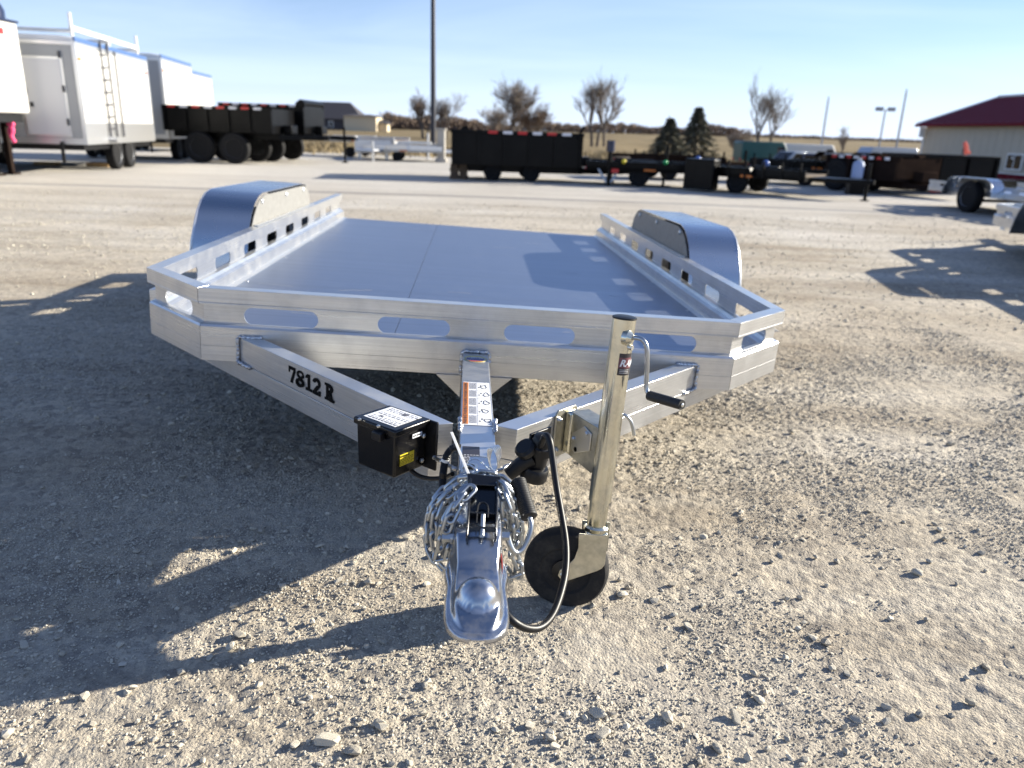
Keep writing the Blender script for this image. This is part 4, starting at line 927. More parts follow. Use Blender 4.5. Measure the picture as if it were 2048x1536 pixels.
# ------------------------------------------------------------ enclosed trailers
def cargo(name, x0, x1, y0, y1, zb_, zt_, label, door=False, lad=False, rack=False, rz=0):
    pv = Vector((x1, y0, 0)); cc = pv + Matrix.Rotation(rz, 3, 'Z') @ Vector(((x0 - x1) / 2, (y1 - y0) / 2, 0))
    root = empty(name, cc, rz, label, 'trailer', 'enclosed white trailers parked in a row'); cx_, cy_ = (x0 + x1) / 2, (y0 + y1) / 2
    a, b, c_, d = x0 - cx_, x1 - cx_, y0 - cy_, y1 - cy_
    MB().b2((a, c_, zb_), (b, d, zt_ - .10)).build('body', WHITEP, root, bevel=.03)
    MB().prism([(a + .0, zt_ - .098), (b, zt_ - .098), (b - .05, zt_ - .02), (b - .25, zt_), (a + .25, zt_), (a + .05, zt_ - .02)], lambda u, v, t: Vector((u, t, v)), c_ + .01, d - .01).build('roof', ROOFW, root, bevel=.01)
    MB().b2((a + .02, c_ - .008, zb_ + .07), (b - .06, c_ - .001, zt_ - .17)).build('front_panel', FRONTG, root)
    MB().b2((b - .02, c_ + .02, zt_ - .098), (b + .022, d - .02, zt_ - .012)).build('roof_edge_reflection', SKYEDGE, root, bevel=.01)  # blue strip painted for the sky mirrored in the rounded roof corner
    MB().b2((a - .012, c_ - .012, zb_ - .05), (b + .012, d + .012, zb_ + .06)).build('lower_trim', ALUFAR, root)
    MB().b2((b - .05, c_ - .014, zb_ + .061), (b + .014, c_ + .05, zt_ - .11)).build('corner_trim', ALUFAR, root)
    MB().b2((b - .05, d - .05, zb_ + .061), (b + .014, d + .014, zt_ - .11)).build('corner_trim', ALUFAR, root)
    MB().b2((a - .014, c_ - .016, zt_ - .16), (b + .016, d + .016, zt_ - .099)).build('upper_trim', ALUFAR, root)
    n = int((d - c_) / 1.2)
    for k in range(1, n + 1): MB().b2((b + .001, c_ + k * (d - c_) / (n + 1) - .006, zb_ + .07), (b + .005, c_ + k * (d - c_) / (n + 1) + .006, zt_ - .17)).build('panel_seam', GREYP, root)
    for k in range(3 if door else 0): MB().b2((b - .30, c_ - .045, zb_ + .3 + k * .6), (b - .26, c_ - .02, zb_ + .42 + k * .6)).build('hinge', ALUDK, root)
    MB().b2((b + .001, c_ + .02, zb_ + .065), (b + .008, d - .02, zb_ + .36)).build('stone_guard', ALUFAR, root)
    for yy in (c_ + .10, d - .25): MB().b2((b + .003, yy, zt_ - .42), (b + .02, yy + .12, zt_ - .36)).build('marker_light', AMBER if yy < 0 else REDR, root)
    my = (c_ + d) / 2
    for s in (-1, 1):
        for k in (-.42, .42): wheel(root, (b - .12 if s > 0 else a + .12, my + k, .33), (s, 0, 0), .33, .2, RIM)
    MB().b2((a + .1, c_ + .1, zb_ - .16), (b - .1, d - .1, zb_ - .051)).build('frame', BLKM, root)
    if door:
        dr = MB().b2((b - 1.02, c_ - .03, zb_ + .12), (b - .28, c_ - .012, zt_ - .42)).build('door', GREYP, root, bevel=.01)
        MB().b2((b - 1.06, c_ - .02, zb_ + .08), (b - .24, c_ - .002, zt_ - .38)).build('door_frame', ALUFAR, root)
        MB().b2((b - .98, c_ - .06, zb_ + .85), (b - .93, c_ - .03, zb_ + .95)).build('handle', BLKM, dr); MB().b2((b - .90, c_ - .06, zb_ + .62), (b - .85, c_ - .03, zb_ + .70)).build('latch', BLKM, dr)
    if lad:
        lr = empty('ladder'); lr.parent = root; xx = b + .05; ym = c_ + 1.45
        for yy in (ym - .2, ym + .2, ym + .62): MB().cyl((xx, yy, zb_ + .08), (xx, yy, zt_ + (.02 if yy < ym + .5 else -.1)), .022, n=8).build('ladder_rail', ALUDK, lr)
        for k in range(8): MB().cyl((xx, ym - .2, zb_ + .25 + k * .24), (xx, ym + .2, zb_ + .25 + k * .24), .012, n=8).build('rung', ALUDK, lr)
        MB().b2((b + .01, ym - .25, zb_ + .02), (b + .16, ym + .25, zb_ + .07)).build('step', ALUFAR, lr)
    if rack:
        rk = empty('roof_rack'); rk.parent = root
        for yy in (c_ + .25, my, d - .3):
            MB().cyl((a + .2, yy, zt_ + .10), (b - .1, yy, zt_ + .10), .035, n=8).build('cross_bar', WHITEP, rk); MB().cyl((b - .1, yy, zt_ - .02), (b - .1, yy, zt_ + (.42 if yy != my else .2)), .03, n=8).build('rack_post', WHITEP, rk)
        MB().b2((b - .14, c_ + .25, zt_ + .11), (b - .06, d - .3, zt_ + .19)).build('side_rail', WHITEP, rk)
        MB().b2((a + .6, c_ + .25, zt_ + .11), (a + .7, d - .3, zt_ + .16)).build('side_rail', WHITEP, rk)
    MB().prism([(0, 0), (-.05, 0), (-.05, -.4), (0, -.4)], lambda u, v, t: Vector((b - .4 + u, c_ - .12 + t, zb_ + v)), 0, .05).build('jack_leg', BLKM, root)
    return root
cargo('enclosed_trailer', -11.3, -8.42, 15.5, 20.0, .60, 2.50, 'white enclosed trailer with ladder on its side and rack on its roof', door=True, lad=True, rack=True, rz=R(9))
cargo('enclosed_trailer', -11.9, -9.42, 21.4, 24.6, .62, 2.68, 'white enclosed trailer next behind the one with the ladder', rz=R(9))
cargo('enclosed_trailer', -13.6, -11.2, 27.6, 30.6, .60, 2.68, 'farthest white enclosed trailer at the end of the row', rz=R(8))
# the gooseneck whose nose juts in at the left edge
gn = empty('gooseneck_trailer', (-9.13, 15.0, 0), 0, 'tall white gooseneck trailer with a dark domed cap at the left edge', 'trailer')
MB().b2((-2.5, -4.0, 1.09), (0, 0, 2.62)).build('nose_box', WHITEP, gn, bevel=.04)
MB().lathe([(.33, 0), (.33, .14), (.29, .24), (.20, .30), (.03, .32)], (-.36, -.34, 2.66), (0, 0, 1), 28).build('domed_cap', NAVY, gn)
MB().b2((-2.52, -4.02, 2.621), (.02, .02, 2.66)).build('roof_trim', NAVY, gn)
MB().b2((.001, -.75, 2.40), (.02, -.45, 2.50)).build('marker_light', REDR, gn); MB().b2((.001, -2.4, 2.42), (.02, -2.2, 2.50)).build('marker_light', REDR, gn)
MB().b2((-2.4, -3.9, .93), (-.1, -.1, 1.085)).build('frame', BLKM, gn)
MB().b2((-.9, -1.6, .42), (-.2, -.7, .93)).build('hitch_column', BLKM, gn)
for y_ in (-.75, -.30):
    MB().b2((-.42, y_, .03), (-.33, y_ + .09, .93)).build('landing_leg', DBRN, gn); MB().b2((-.48, y_ - .07, 0), (-.27, y_ + .16, .03)).build('leg_foot', DBRN, gn)
for k in (0, .85): wheel(gn, (-.15, -3.2 + k, .36), (1, 0, 0), .36, .24, RIM)
for k in (0, .85): wheel(gn, (-2.3, -3.2 + k, .36), (-1, 0, 0), .36, .24, RIM)
rb = empty('hanging_ribbon', (-9.28, 14.60, .62), 0, 'pink ribbon tied to the gooseneck trailer leg', 'ribbon')
MB().tube([(0, 0, .26), (.03, -.02, .16), (-.02, -.03, .08), (.03, -.02, -.04)], .035, n=6, smooth=1).build('ribbon_tail', PINK, rb); MB().tube([(0, 0, .26), (-.05, -.02, .17), (-.03, -.02, .05)], .025, n=6, smooth=1).build('ribbon_tail', PINK, rb)
MB().box((0, .0, .28), (.12, .07, .07)).build('ribbon_knot', PINK, rb, bevel=.02)

# ------------------------------------------------------------ dump trailers
def dump(x, y, rz, Ln, Wt, zb_, zt_, label, m=DBLK, tape=True, tarp=True, wr=.39, win=.05, t0=0, slope=False, wheels=(-.45, .45), wx=0.0, post=True, z=0):
    root = empty('dump_trailer', (x, y, z), rz, label, 'trailer', 'dark dump trailers standing round the yard'); h = Ln / 2; q = Wt / 2
    MB().b2((-h, -q, zb_), (h, q, zb_ + .05)).build('bed_floor', m, root)
    for s in (-1, 1):
        MB().b2((-h, s * q, zb_ + .05), (h, s * (q - .04), zt_ - .07)).build('side_panel', m, root)
        MB().b2((-h - .02, s * (q + .03), zt_ - .069), (h + .02, s * (q - .06), zt_)).build('top_rail', m, root, bevel=.01)
        n = int(Ln / .55)
        for k in range(n + 1):
            xx = -h + .04 + k * (Ln - .08) / n; MB().b2((xx - .035, s * (q + .001), zb_ + .02), (xx + .035, s * (q + .06), zt_ - .07)).build('side_stake', m, root)
        if tape:
            for k in range(t0, 8): MB().b2((-h + .15 + k * (Ln - .3) / 8, s * (q + .031), zt_ - .062), (-h + .15 + (k + .62) * (Ln - .3) / 8, s * (q + .036), zt_ - .008) if 0 else (-h + .15 + (k + .62) * (Ln - .3) / 8, s * (q + .038), zt_ - .004)).build('reflective_tape', REDR if k % 2 == 0 else WHTR, root)
    for s in (-1, 1): MB().b2((s * h, -q + .04, zb_ + .05), (s * (h - .04), q - .04, zt_ - .02)).build('end_gate', m, root)
    if tarp: MB().cyl((h - .08, -q - .06, zt_ + .06), (h - .08, q + .06, zt_ + .06), .09, n=14).build('tarp_roll', m, root); MB().b2((h - .22, -q - .08, zt_ - .05), (h + .05, -q - .03, zt_ + .08)).build('tarp_bracket', m, root)
    for s in (-1, 1): MB().b2((-h * .98, s * .42, zb_ - .16), (h + .1, s * .34, zb_ - .001)).build('frame_rail', m, root)
    for s in (-1, 1):
        for k in wheels: wheel(root, (wx + k, s * (q - win), wr), (0, s, 0), wr, .22, RIMB)
        if win > .1: continue
        fr = [(-.95, 0), (-.85, .10), (.85, .10), (.95, 0), (.93, -.02), (.83, .08), (-.83, .08), (-.93, -.02)]
        MB().prism(fr, lambda u, v, t: Vector((wx + u, t, 2 * wr + .03 + v)), s * (q - .16), s * (q + .075)).build('fender', m, root)
    MB().add([(h, -.45, zb_ - .15), (h, .45, zb_ - .15), (h + 1.1, .06, zb_ - .15), (h + 1.1, -.06, zb_ - .15), (h, -.45, zb_ - .03), (h, .45, zb_ - .03), (h + 1.1, .06, zb_ - .03), (h + 1.1, -.06, zb_ - .03)], [(0, 1, 2, 3), (4, 7, 6, 5), (0, 4, 5, 1), (1, 5, 6, 2), (2, 6, 7, 3), (3, 7, 4, 0)]).build('tongue', m, root)
    MB().b2((h + 1.0, -.07, zb_ - .14), (h + 1.25, .07, zb_ - .04)).build('coupler', m, root, bevel=.01)
    if post: MB().cyl((h + .85, .1, .03), (h + .85, .1, zb_ + .22), .035, n=10).build('jack_post', m, root); MB().b2((h + .77, .02, 0), (h + .93, .18, .03)).build('jack_foot', m, root)
    MB().b2((h + .06, -.25, zb_ + .0), (h + .30, .25, zb_ + .22)).build('tool_box', m, root, bevel=.02)
    return root
A0 = G(340, 330); 
d1 = dump(-7.9, 21.95, R(-2), 2.9, 1.75, .80, 1.44, 'black dump trailer with two large wheels in front of the white enclosed trailers', wr=.40, wheels=(-.55, .38), wx=0, tarp=False, post=False)
d2 = dump(-7.35, 23.95, R(-4), 2.5, 1.75, .80, 1.58, 'black dump trailer half hidden behind the one by the white trailers', wr=.40, wheels=(-.7, .2), wx=.0)
d3 = dump(-.12, 18.4, R(4), 2.88, 1.8, .34, 1.07, 'black dump trailer propped on timber blocks in the centre background', wr=.20, win=.3, wheels=(-.42, .44), wx=-.1, tarp=False, t0=2)
MB().cyl((-1.15, -.92, 1.05), (-1.15, .92, 1.05), .10, n=14).build('tarp_roll', DBLK, d3)
MB().tube([(1.30, -.93, .95), (1.42, -.93, 1.18), (1.46, -.93, 1.2)], .03).build('tarp_arm', DBLK, d3)
d4 = dump(8.25, 18.2, R(-62), 1.9, 1.35, .30, .80, 'weathered brown dump trailer beside the black one near the building', m=DBRN, wr=.36, wheels=(-.3,), wx=-.35, tarp=False, post=False)
d5 = dump(10.05, 19.2, R(4), 2.05, 1.4, .36, .87, 'low black dump trailer in front of the tan building with a coral ribbon', wr=.30, win=.3, wheels=(-.3,), wx=.3, tape=False, tarp=False, post=False)
rb2 = empty('hanging_ribbon', (10.15, 18.42, .872), 0, 'coral ribbon flag tied on top of the low black dump trailer', 'ribbon')
MB().cyl((0, 0, -.0), (0, 0, .30), .012, n=6).build('ribbon_stick', BLKM, rb2); MB().tube([(0, 0, .30), (.06, -.01, .22), (.08, -.02, .10), (.16, -.02, .06)], .038, n=6, smooth=1).build('ribbon_tail', CORAL, rb2); MB().tube([(0, 0, .28), (.02, -.02, .18), (.07, -.02, .02)], .034, n=6, smooth=1).build('ribbon_tail', CORAL, rb2)

# timber blocks
def timbers(x, y, z0, rows, label, m, sz=(.34, .13, .09), rz=0):
    r_ = empty('timber_blocks', (x, y, z0), rz, label, 'blocks')
    for k in range(rows):
        for s in (-1, 1):
            (MB().box((0, s * .10, sz[2] * (k + .5)), (sz[0], sz[1], sz[2] - .004)) if k % 2 == 0 else MB().box((s * .10, 0, sz[2] * (k + .5)), (sz[1], sz[0], sz[2] - .004))).build('timber', m, r_, bevel=.006)
    return r_
timbers(-1.36, 17.9, 0, 4, 'dark timber cribbing stack under the left end of the central black dump trailer', WOODD, (.40, .16, .085))
b_ = G(95, 330); timbers(b_.x, b_.y, 0, 1, 'pale timber offcut lying flat near the gooseneck leg', WOOD, (.45, .12, .07))
b_ = G(202, 334); timbers(b_.x, b_.y, 0, 1, 'pale timber offcuts lying in front of the black dump trailer wheels', WOOD, (.50, .12, .10))

# ------------------------------------------------------------ low open trailers
def flatbed(x, y, rz, Ln, Wt, zd, label, m=DBLK, rails=True, fend=True, post=True, lights=True, wr=.22, stakes=0):
    root = empty('flatbed_trailer', (x, y, 0), rz, label, 'trailer', 'low flatbed trailers in the background'); h, q = Ln / 2, Wt / 2
    MB().b2((-h, -q, zd - .10), (h, q, zd - .02)).build('frame', m, root)
    nb = 7
    for k in range(nb): MB().b2((-h + .02, -q + .03 + k * (Wt - .06) / nb, zd - .0195), (h - .02, -q + .03 + (k + .93) * (Wt - .06) / nb, zd + .018)).build('deck_board', WOODD, root)
    if rails:
        for s in (-1, 1): MB().b2((-h, s * q, zd - .1), (h, s * (q - .05), zd + .10)).build('side_rail', m, root)
    for k in range(stakes):
        MB().b2((-h + .1 + k * (Ln - .2) / max(1, stakes - 1) - .02, -q - .03, zd - .08), (-h + .1 + k * (Ln - .2) / max(1, stakes - 1) + .02, -q + .0, zd + .24)).build('stake', m, root)
    for s in (-1, 1):
        for k in (-.0,): wheel(root, (k - .2, s * (q - .12), wr), (0, s, 0), wr, .16, RIMB)
        if fend: MB().prism([(-.40, -.10), (-.34, .05), (.34, .05), (.40, -.10), (.38, -.10), (.32, .03), (-.32, .03), (-.38, -.10)], lambda u, v, t: Vector((u - .2, t, zd + .06 + v)), s * (q + .01), s * (q + .16)).build('fender', m, root)
    MB().add([(h, -q * .6, zd - .10), (h, q * .6, zd - .10), (h + 1.1, .05, zd - .10), (h + 1.1, -.05, zd - .10), (h, -q * .6, zd - .02), (h, q * .6, zd - .02), (h + 1.1, .05, zd - .02), (h + 1.1, -.05, zd - .02)], [(0, 1, 2, 3), (4, 7, 6, 5), (0, 4, 5, 1), (1, 5, 6, 2), (2, 6, 7, 3), (3, 7, 4, 0)]).build('tongue', m, root)
    if post: MB().cyl((h + .95, .09, .02), (h + .95, .09, zd + .28), .032, n=10).build('jack_post', m, root); MB().b2((h + .88, .02, 0), (h + 1.02, .16, .02)).build('jack_foot', m, root)
    if lights:
        for s in (-1, 1): MB().b2((-h - .02, s * (q - .05), zd - .09), (-h - .001, s * (q - .28), zd - .03)).build('tail_light', REDR, root)
    MB().b2((-.1, -q - .012, zd - .08), (.15, -q - .001, zd - .04)).build('side_marker', AMBER, root)
    return root
flatbed(2.9, 17.9, R(-8), 2.7, 1.5, .42, 'low black flatbed with a yellow tag, beside the jack stand on splayed legs', rails=True)
flatbed(3.9, 21.0, R(12), 2.6, 1.5, .50, 'low dark flatbed with short stakes behind the one with the yellow tag', m=DBRN, stakes=5)
fb = flatbed(5.0, 16.6, R(-38), 2.4, 1.4, .42, 'black flatbed with a big square fender and its tongue towards the yard', stakes=7)
MB().b2((-1.2, -1.02, .06), (-.55, -.70, .66)).build('fender_box', DBLK, fb, bevel=.02)
flatbed(7.6, 20.6, R(-16), 3.2, 1.6, .50, 'long black car hauler deck behind the square-fendered flatbed', stakes=9)
flatbed(-3.9, 27.0, R(3), 2.6, 1.5, .40, 'silver flatbed between the black dump trailer jack and the tan post', m=ALUFAR, wr=.16)
flatbed(-5.7, 29.0, R(-12), 3.0, 1.6, .62, 'pale aluminium flatbed left of the other silver trailer', m=ALUFAR, wr=.18)
cl = empty('trailer_tongue_rack', (-4.9, 26.6, 0), R(10), 'pale aluminium A-frame tongue standing among the silver flatbeds', 'tongue')
for s in (-1, 1): MB().cyl((s * .55, .2, .30), (0, -1.3, .34), .045, n=8).build('tongue_bar', ALUFAR, cl)
MB().cyl((0, -1.25, .0), (0, -1.25, .62), .035, n=8).build('jack_post', ALUFAR, cl); MB().b2((-.6, .15, .22), (.6, .30, .62)).build('end_frame', ALUFAR, cl); MB().b2((-.5, .3, .0), (-.4, .4, .3)).build('leg', ALUFAR, cl); MB().b2((.4, .3, .0), (.5, .4, .3)).build('leg', ALUFAR, cl)
# A-frame jack stand with coloured tags in front of the flatbeds
js = empty('jack_stand', G(1216, 372), 0, 'black tongue jack standing on splayed legs left of the flatbeds', 'jack')
MB().cyl((0, 0, 0), (0, 0, .82), .045, n=12).build('jack_tube', DBLK, js); MB().cyl((0, 0, .72), (0, 0, .95), .09, n=16).build('jack_head', NAVY, js)
for s in (-1, 1): MB().cyl((0, 0, .02), (s * .26, .10, .40), .025, n=8).build('splayed_leg', WOOD if 0 else ALUFAR, js)
MB().b2((-.5, -.03, .42), (.55, .05, .52)).build('tongue_bar', DBLK, js); MB().b2((.05, -.05, .28), (.20, -.03, .37)).build('red_tag', REDR, js)
j2 = empty('jack_stand', G(1325, 374), 0, 'slim black jack post with a green tag, left of the evergreens', 'jack')
MB().cyl((0, 0, 0), (.04, 0, .86), .032, n=10).build('jack_tube', DBLK, j2); MB().b2((-.7, .02, .44), (.55, .10, .54)).build('tongue_bar', DBLK, j2); MB().b2((-.1, -.1, 0), (.1, .1, .02)).build('jack_foot', DBLK, j2)
def ball(name, x, y, z, r, m, label, cat):
    o = MB().lathe([(.02 * r, -r)] + [(r * math.sin(PI * k / 8), -r * math.cos(PI * k / 8)) for k in range(1, 8)] + [(.02 * r, r)], (0, 0, 0), (0, 0, 1), 14).build(name, m); o.location = (x, y, z); tag(o, label, cat)
p = AY(1248, 323, 17.1); ball('round_tag', p.x, 17.1, p.z, .05, YELLOW, 'round yellow tag hanging on the flatbed by the jack stand', 'tag')
p = AY(1331, 325, 17.1); ball('round_tag', p.x, 17.1, p.z, .05, GREENP, 'round green tag on the flatbed left of the evergreens', 'tag')
p = AY(1396, 318, 17.6); ball('round_tag', p.x, 17.6, p.z, .065, BLUEP, 'blue jack cover standing left of the square black fender', 'cover')
p = AY(1532, 327, 16.6); ball('round_tag', p.x, 16.6, p.z, .07, BLUEP, 'blue jack cover above the black flatbed stakes', 'cover')
p = AY(1716, 338, 17.2); tk = empty('propane_tank', (p.x, 17.2, 0), 0, 'pale blue upright tank left of the brown dump trailer', 'tank')
MB().lathe([(.10, .34), (.12, .36), (.12, .62), (.10, .68), (.05, .71), (.02, .715)], (0, 0, 0), (0, 0, 1), 18).build('shell', PALEB, tk); MB().lathe([(.09, .32), (.09, .34), (.085, .34)], (0, 0, 0), (0, 0, 1), 16).build('foot_ring', ALUDK, tk); MB().lathe([(.05, .715), (.05, .77), (.045, .77)], (0, 0, 0), (0, 0, 1), 12).build('collar', SILVER, tk); MB().b2((-.16, -.12, 0), (.16, .12, .318)).build('stand', DBLK, tk)
p = AY(1215, 357, 0.1 + 15) 
# concrete pillar, light poles
cpz = empty('concrete_pillar', (-2.62, 26.6, 0), 0, 'tan concrete pillar at the foot of the tall dark pole', 'pillar')
MB().b2((-.13, -.13, 0), (.13, .13, 1.02)).build('shaft', CONC, cpz, bevel=.02); MB().b2((-.19, -.19, 0), (.19, .19, .12)).build('plinth', CONC, cpz, bevel=.02); MB().b2((-.16, -.16, 1.021), (.16, .16, 1.08)).build('cap', CONC, cpz, bevel=.01)
lp0 = G(868, 302); pole = empty('lamp_pole', (-4.35, 40, 0), 0, 'tall dark lamp pole rising out of the top of the picture', 'pole')
MB().cyl((0, 0, 0), (0, 0, 9.5), .14, .10, n=12).build('shaft', POLE, pole); MB().b2((-.25, -.25, 0), (.25, .25, .35)).build('base', CONC, pole, bevel=.03); MB().b2((-.9, -.15, 9.5), (.9, .15, 9.62)).build('cross_arm', POLE, pole)
for s in (-1, 1): MB().b2((s * .95, -.25, 9.35), (s * .45, .25, 9.5)).build('lamp_head', POLE, pole)
def dpole(px, py, pyb, Y, label, heads=True, r=.10):
    t_ = AY(px, py, Y); b2_ = AY(px - (px - 900) * .012, pyb, Y); zt_ = t_.z; z0 = float(gz(t_.x, Y)) - .3
    e = empty('lamp_pole' if heads else 'utility_pole', (t_.x, Y, z0), 0, label, 'pole'); MB().cyl((0, 0, 0), (0, 0, zt_ - z0), r, r * .7, n=8).build('shaft', POLEG, e)
    if heads:
        for s in (-1, 1): MB().b2((s * .25, -.2, zt_ - z0 - .15), (s * .85, .2, zt_ - z0 + .2)).build('lamp_head', POLEG, e)
    else: MB().cyl((0, 0, zt_ - z0 + .001), (0, 0, zt_ - z0 + .25), r * .5, n=8).build('pole_cap', POLEG, e)
dpole(1657, 198, 275, 85, 'thin pale utility pole right of the bare twin-stemmed tree', False, .12); dpole(1813, 183, 280, 85, 'tallest pale utility pole nearest the building roof', False, .13); dpole(1771, 219, 280, 75, 'pale twin-head lamp pole between the two utility poles')

# ------------------------------------------------------------ building
bz = -.62; BX0, BY0 = 19.0, 38.0
bd = empty('metal_building', (BX0, BY0, bz), R(1.5), 'tan metal building with maroon roof and maroon lower wall at the right edge', 'building')
H, HR, HWD, BLN, WS = 2.58, 3.84, 3.3, 24.0, .74       # eave, ridge, half width, length towards the viewer, wainscot
MB().b2((0, -BLN, WS + .002), (2 * HWD, 0, H)).build('wall', TANW, bd, smooth=0); MB().b2((-.015, -BLN - .015, -.4), (2 * HWD + .015, .015, WS)).build('wainscot', MAROON, bd, smooth=0)
for k in range(48): MB().b2((-.010, -.5 - k * .5 - .02, WS + .03), (-.001, -.5 - k * .5 + .02, H - .06)).build('wall_rib', TANW, bd, smooth=0)
for k in range(48): MB().b2((-.037, -.5 - k * .5 - .03, -.4), (-.016, -.5 - k * .5 + .03, WS - .01)).build('wainscot_rib', MAROON, bd, smooth=0)
MB().b2((-.05, -BLN, WS - .02), (-.003, 0, WS + .025)).build('trim_strip', TRIMW, bd)
MB().prism([(0, H + .001), (2 * HWD, H + .001), (HWD, HR - .06)], lambda u, v, t: Vector((u, t, v)), -.06, -.01).build('gable_wall', TANW, bd, smooth=0)
rf = MB().prism([(-.28, H - .03), (HWD, HR), (2 * HWD + .28, H - .03), (2 * HWD + .28, H + .04), (HWD, HR + .08), (-.28, H + .04)], lambda u, v, t: Vector((u, t, v)), -BLN - .3, .3).build('roof', MAROON, bd, smooth=0)
for k in range(40):
    y_ = .1 - k * .6; MB().obox(Vector((HWD / 2 - .14, y_, (H + .04 + HR + .08) / 2 + .012)), Vector((HWD + .28, 0, HR - H + .04)).normalized(), Vector((0, 1, 0)), Vector((-(HR - H + .04), 0, HWD + .28)).normalized(), (3.60, .05, .03)).build('roof_rib', MAROON, rf, smooth=0)
MB().tube([(-.30, .33, H + .02), (HWD, .33, HR + .06), (2 * HWD + .3, .33, H + .02)], .075, n=6).build('rake_trim', TRIMW, rf)
MB().tube([(HWD, .3, HR + .10), (HWD, -BLN - .3, HR + .10)], .07, n=6).build('ridge_cap', TRIMW, rf)
MB().b2((-.40, -BLN - .3, H - .09), (-.285, .3, H + .02)).build('gutter', MAROON, rf); MB().b2((-.30, -.16, H - .55), (-.16, -.02, H - .10)).build('downpipe', TRIMW, rf)
vx = Vector((HWD * .75, -6.2, H + (HR - H) * .75)); MB().cyl(vx, vx + Vector((0, 0, .34)), .11, n=12).build('roof_vent', TRIMW, rf)
wi = MB().b2((-.09, -7.55, .86), (-.045, -6.55, 1.50)).build('window', TRIMW, bd)
for ya, yb in ((-7.46, -7.09), (-7.01, -6.64)): MB().b2((-.105, ya, .93), (-.091, yb, 1.43)).build('pane', GLASS, wi)
MB().b2((-.06, -.09, WS + .03), (-.024, .05, H - .11)).build('corner_trim', TRIMW, bd)
MB().b2((-.16, -7.1, 1.28), (-.04, -6.95, 1.36)).build('wall_lamp', TRIMW, bd)

# ------------------------------------------------------------ vehicles parked by the field
def car(x, y, rz, m, label, kind='suv', Ln=4.4, name='parked_car', cat='car'):
    z0 = float(gz(x, y)); root = empty(name, (x, y, z0), rz, label, cat, 'vehicles parked by the field'); h = Ln / 2; wq = .9
    if kind == 'suv': prof = [(-h, .35), (-h, 1.0), (-h + .12, 1.55), (-h + .5, 1.70), (.35, 1.68), (1.05, 1.10), (h - .15, .95), (h, .70), (h, .35)]; win = [(-h + .35, 1.08), (-h + .42, 1.55), (.28, 1.55), (.80, 1.10)]
    elif kind == 'pickup': prof = [(-h, .45), (-h, 1.05), (-.35, 1.05), (-.25, 1.75), (.75, 1.75), (1.35, 1.15), (h - .1, 1.05), (h, .8), (h, .45)]; win = [(-.15, 1.15), (-.08, 1.62), (.68, 1.62), (1.08, 1.16)]
    else: prof = [(-h, .45), (-h, 2.2), (-h + .1, 2.3), (h - 1.2, 2.3), (h - .7, 1.5), (h - .05, 1.2), (h, .45)]; win = [(h - 1.7, 1.35), (h - 1.7, 1.95), (h - 1.15, 1.95), (h - .85, 1.40)]
    MB().prism(prof, lambda u, v, t: Vector((u, t, v)), -wq, wq).build('body', m, root, bevel=.06, seg=2)
    for s in (-1, 1):
        MB().prism(win, lambda u, v, t: Vector((u, t, v)), s * (wq + .001), s * (wq + .012)).build('window', GLASS, root)
        for k in (-h * .62, h * .62): wheel(root, (k, s * (wq - .1), .34), (0, s, 0), .34, .22, RIM)
        MB().b2((h - .02, s * .62, .72), (h + .012, s * .84, .88)).build('headlight', WHTR, root); MB().b2((-h - .012, s * .62, .80), (-h + .02, s * .84, 1.02)).build('tail_light', REDR, root)
    if kind != 'van': MB().prism([(.42, 1.60), (1.0, 1.14), (1.03, 1.16), (.45, 1.64)] if kind == 'suv' else [(.80, 1.68), (1.28, 1.19), (1.31, 1.21), (.83, 1.72)], lambda u, v, t: Vector((u, t, v)), -.75, .75).build('windscreen', GLASS, root)
    return root
def CX(px, Y): return AY(px, 300, Y).x
car(CX(1530, 64), 64, R(8), TEAL, 'dark teal box van farthest left among the parked vehicles', 'van', 4.6, 'box_van', 'van')
car(CX(1592, 69), 69, R(4), WHITEP, 'long white roofed van behind the teal one', 'van', 8.0, 'white_van', 'van')
car(CX(1583, 60), 59, R(200), SILVER, 'silver pickup in front of the teal box van', 'pickup')
car(CX(1636, 60), 60, R(170), WHITEP, 'white pickup truck between the silver pickup and the blue car', 'pickup')
car(CX(1668, 54), 54, R(-60), DKBLUE, 'dark blue car right of the white pickup', 'suv', 4.0)
car(CX(1700, 52), 52, R(-75), DKRED, 'dark grey car right of the blue car and behind the long car hauler deck', 'suv', 4.0)
car(CX(1762, 58), 58, R(186), SILVER, 'pale silver van beside the left wall of the building', 'van', 4.6, 'white_van', 'van')

# far buildings on the left
def house(x, y, wx_, dy_, hw2, hr, wallm, label, roofm=HDARK, win=3):
    z0 = float(gz(x, y)) - .2; r_ = empty('far_house', (x, y, z0), 0, label, 'house'); a, b = wx_ / 2, dy_ / 2
    wl_ = MB().b2((-a, -b, 0), (a, b, hw2)).build('wall', wallm, r_)
    MB().add([(-a - .4, -b - .4, hw2 + .005), (a + .4, -b - .4, hw2 + .005), (a + .4, b + .4, hw2 + .005), (-a - .4, b + .4, hw2 + .005), (-a * .5, 0, hw2 + hr), (a * .5, 0, hw2 + hr)], [(0, 1, 5, 4), (1, 2, 5), (2, 3, 4, 5), (3, 0, 4), (0, 3, 2, 1)]).build('roof', roofm, r_, smooth=0)
    for k in range(win): f_ = MB().box((-a + (k + .7) * 2 * a / (win + .4), -b - .03, hw2 * .55), (.9, .05, 1.1)).build('window', TRIMW, r_); MB().box((-a + (k + .7) * 2 * a / (win + .4), -b - .07, hw2 * .55), (.7, .03, .9)).build('pane', GLASS, f_)
    return r_
q_ = AY(672, 240, 150); house(q_.x, 150, 11, 8, 2.0, 3.0, HDARK, 'dark roofed house on the skyline left of the cream building')
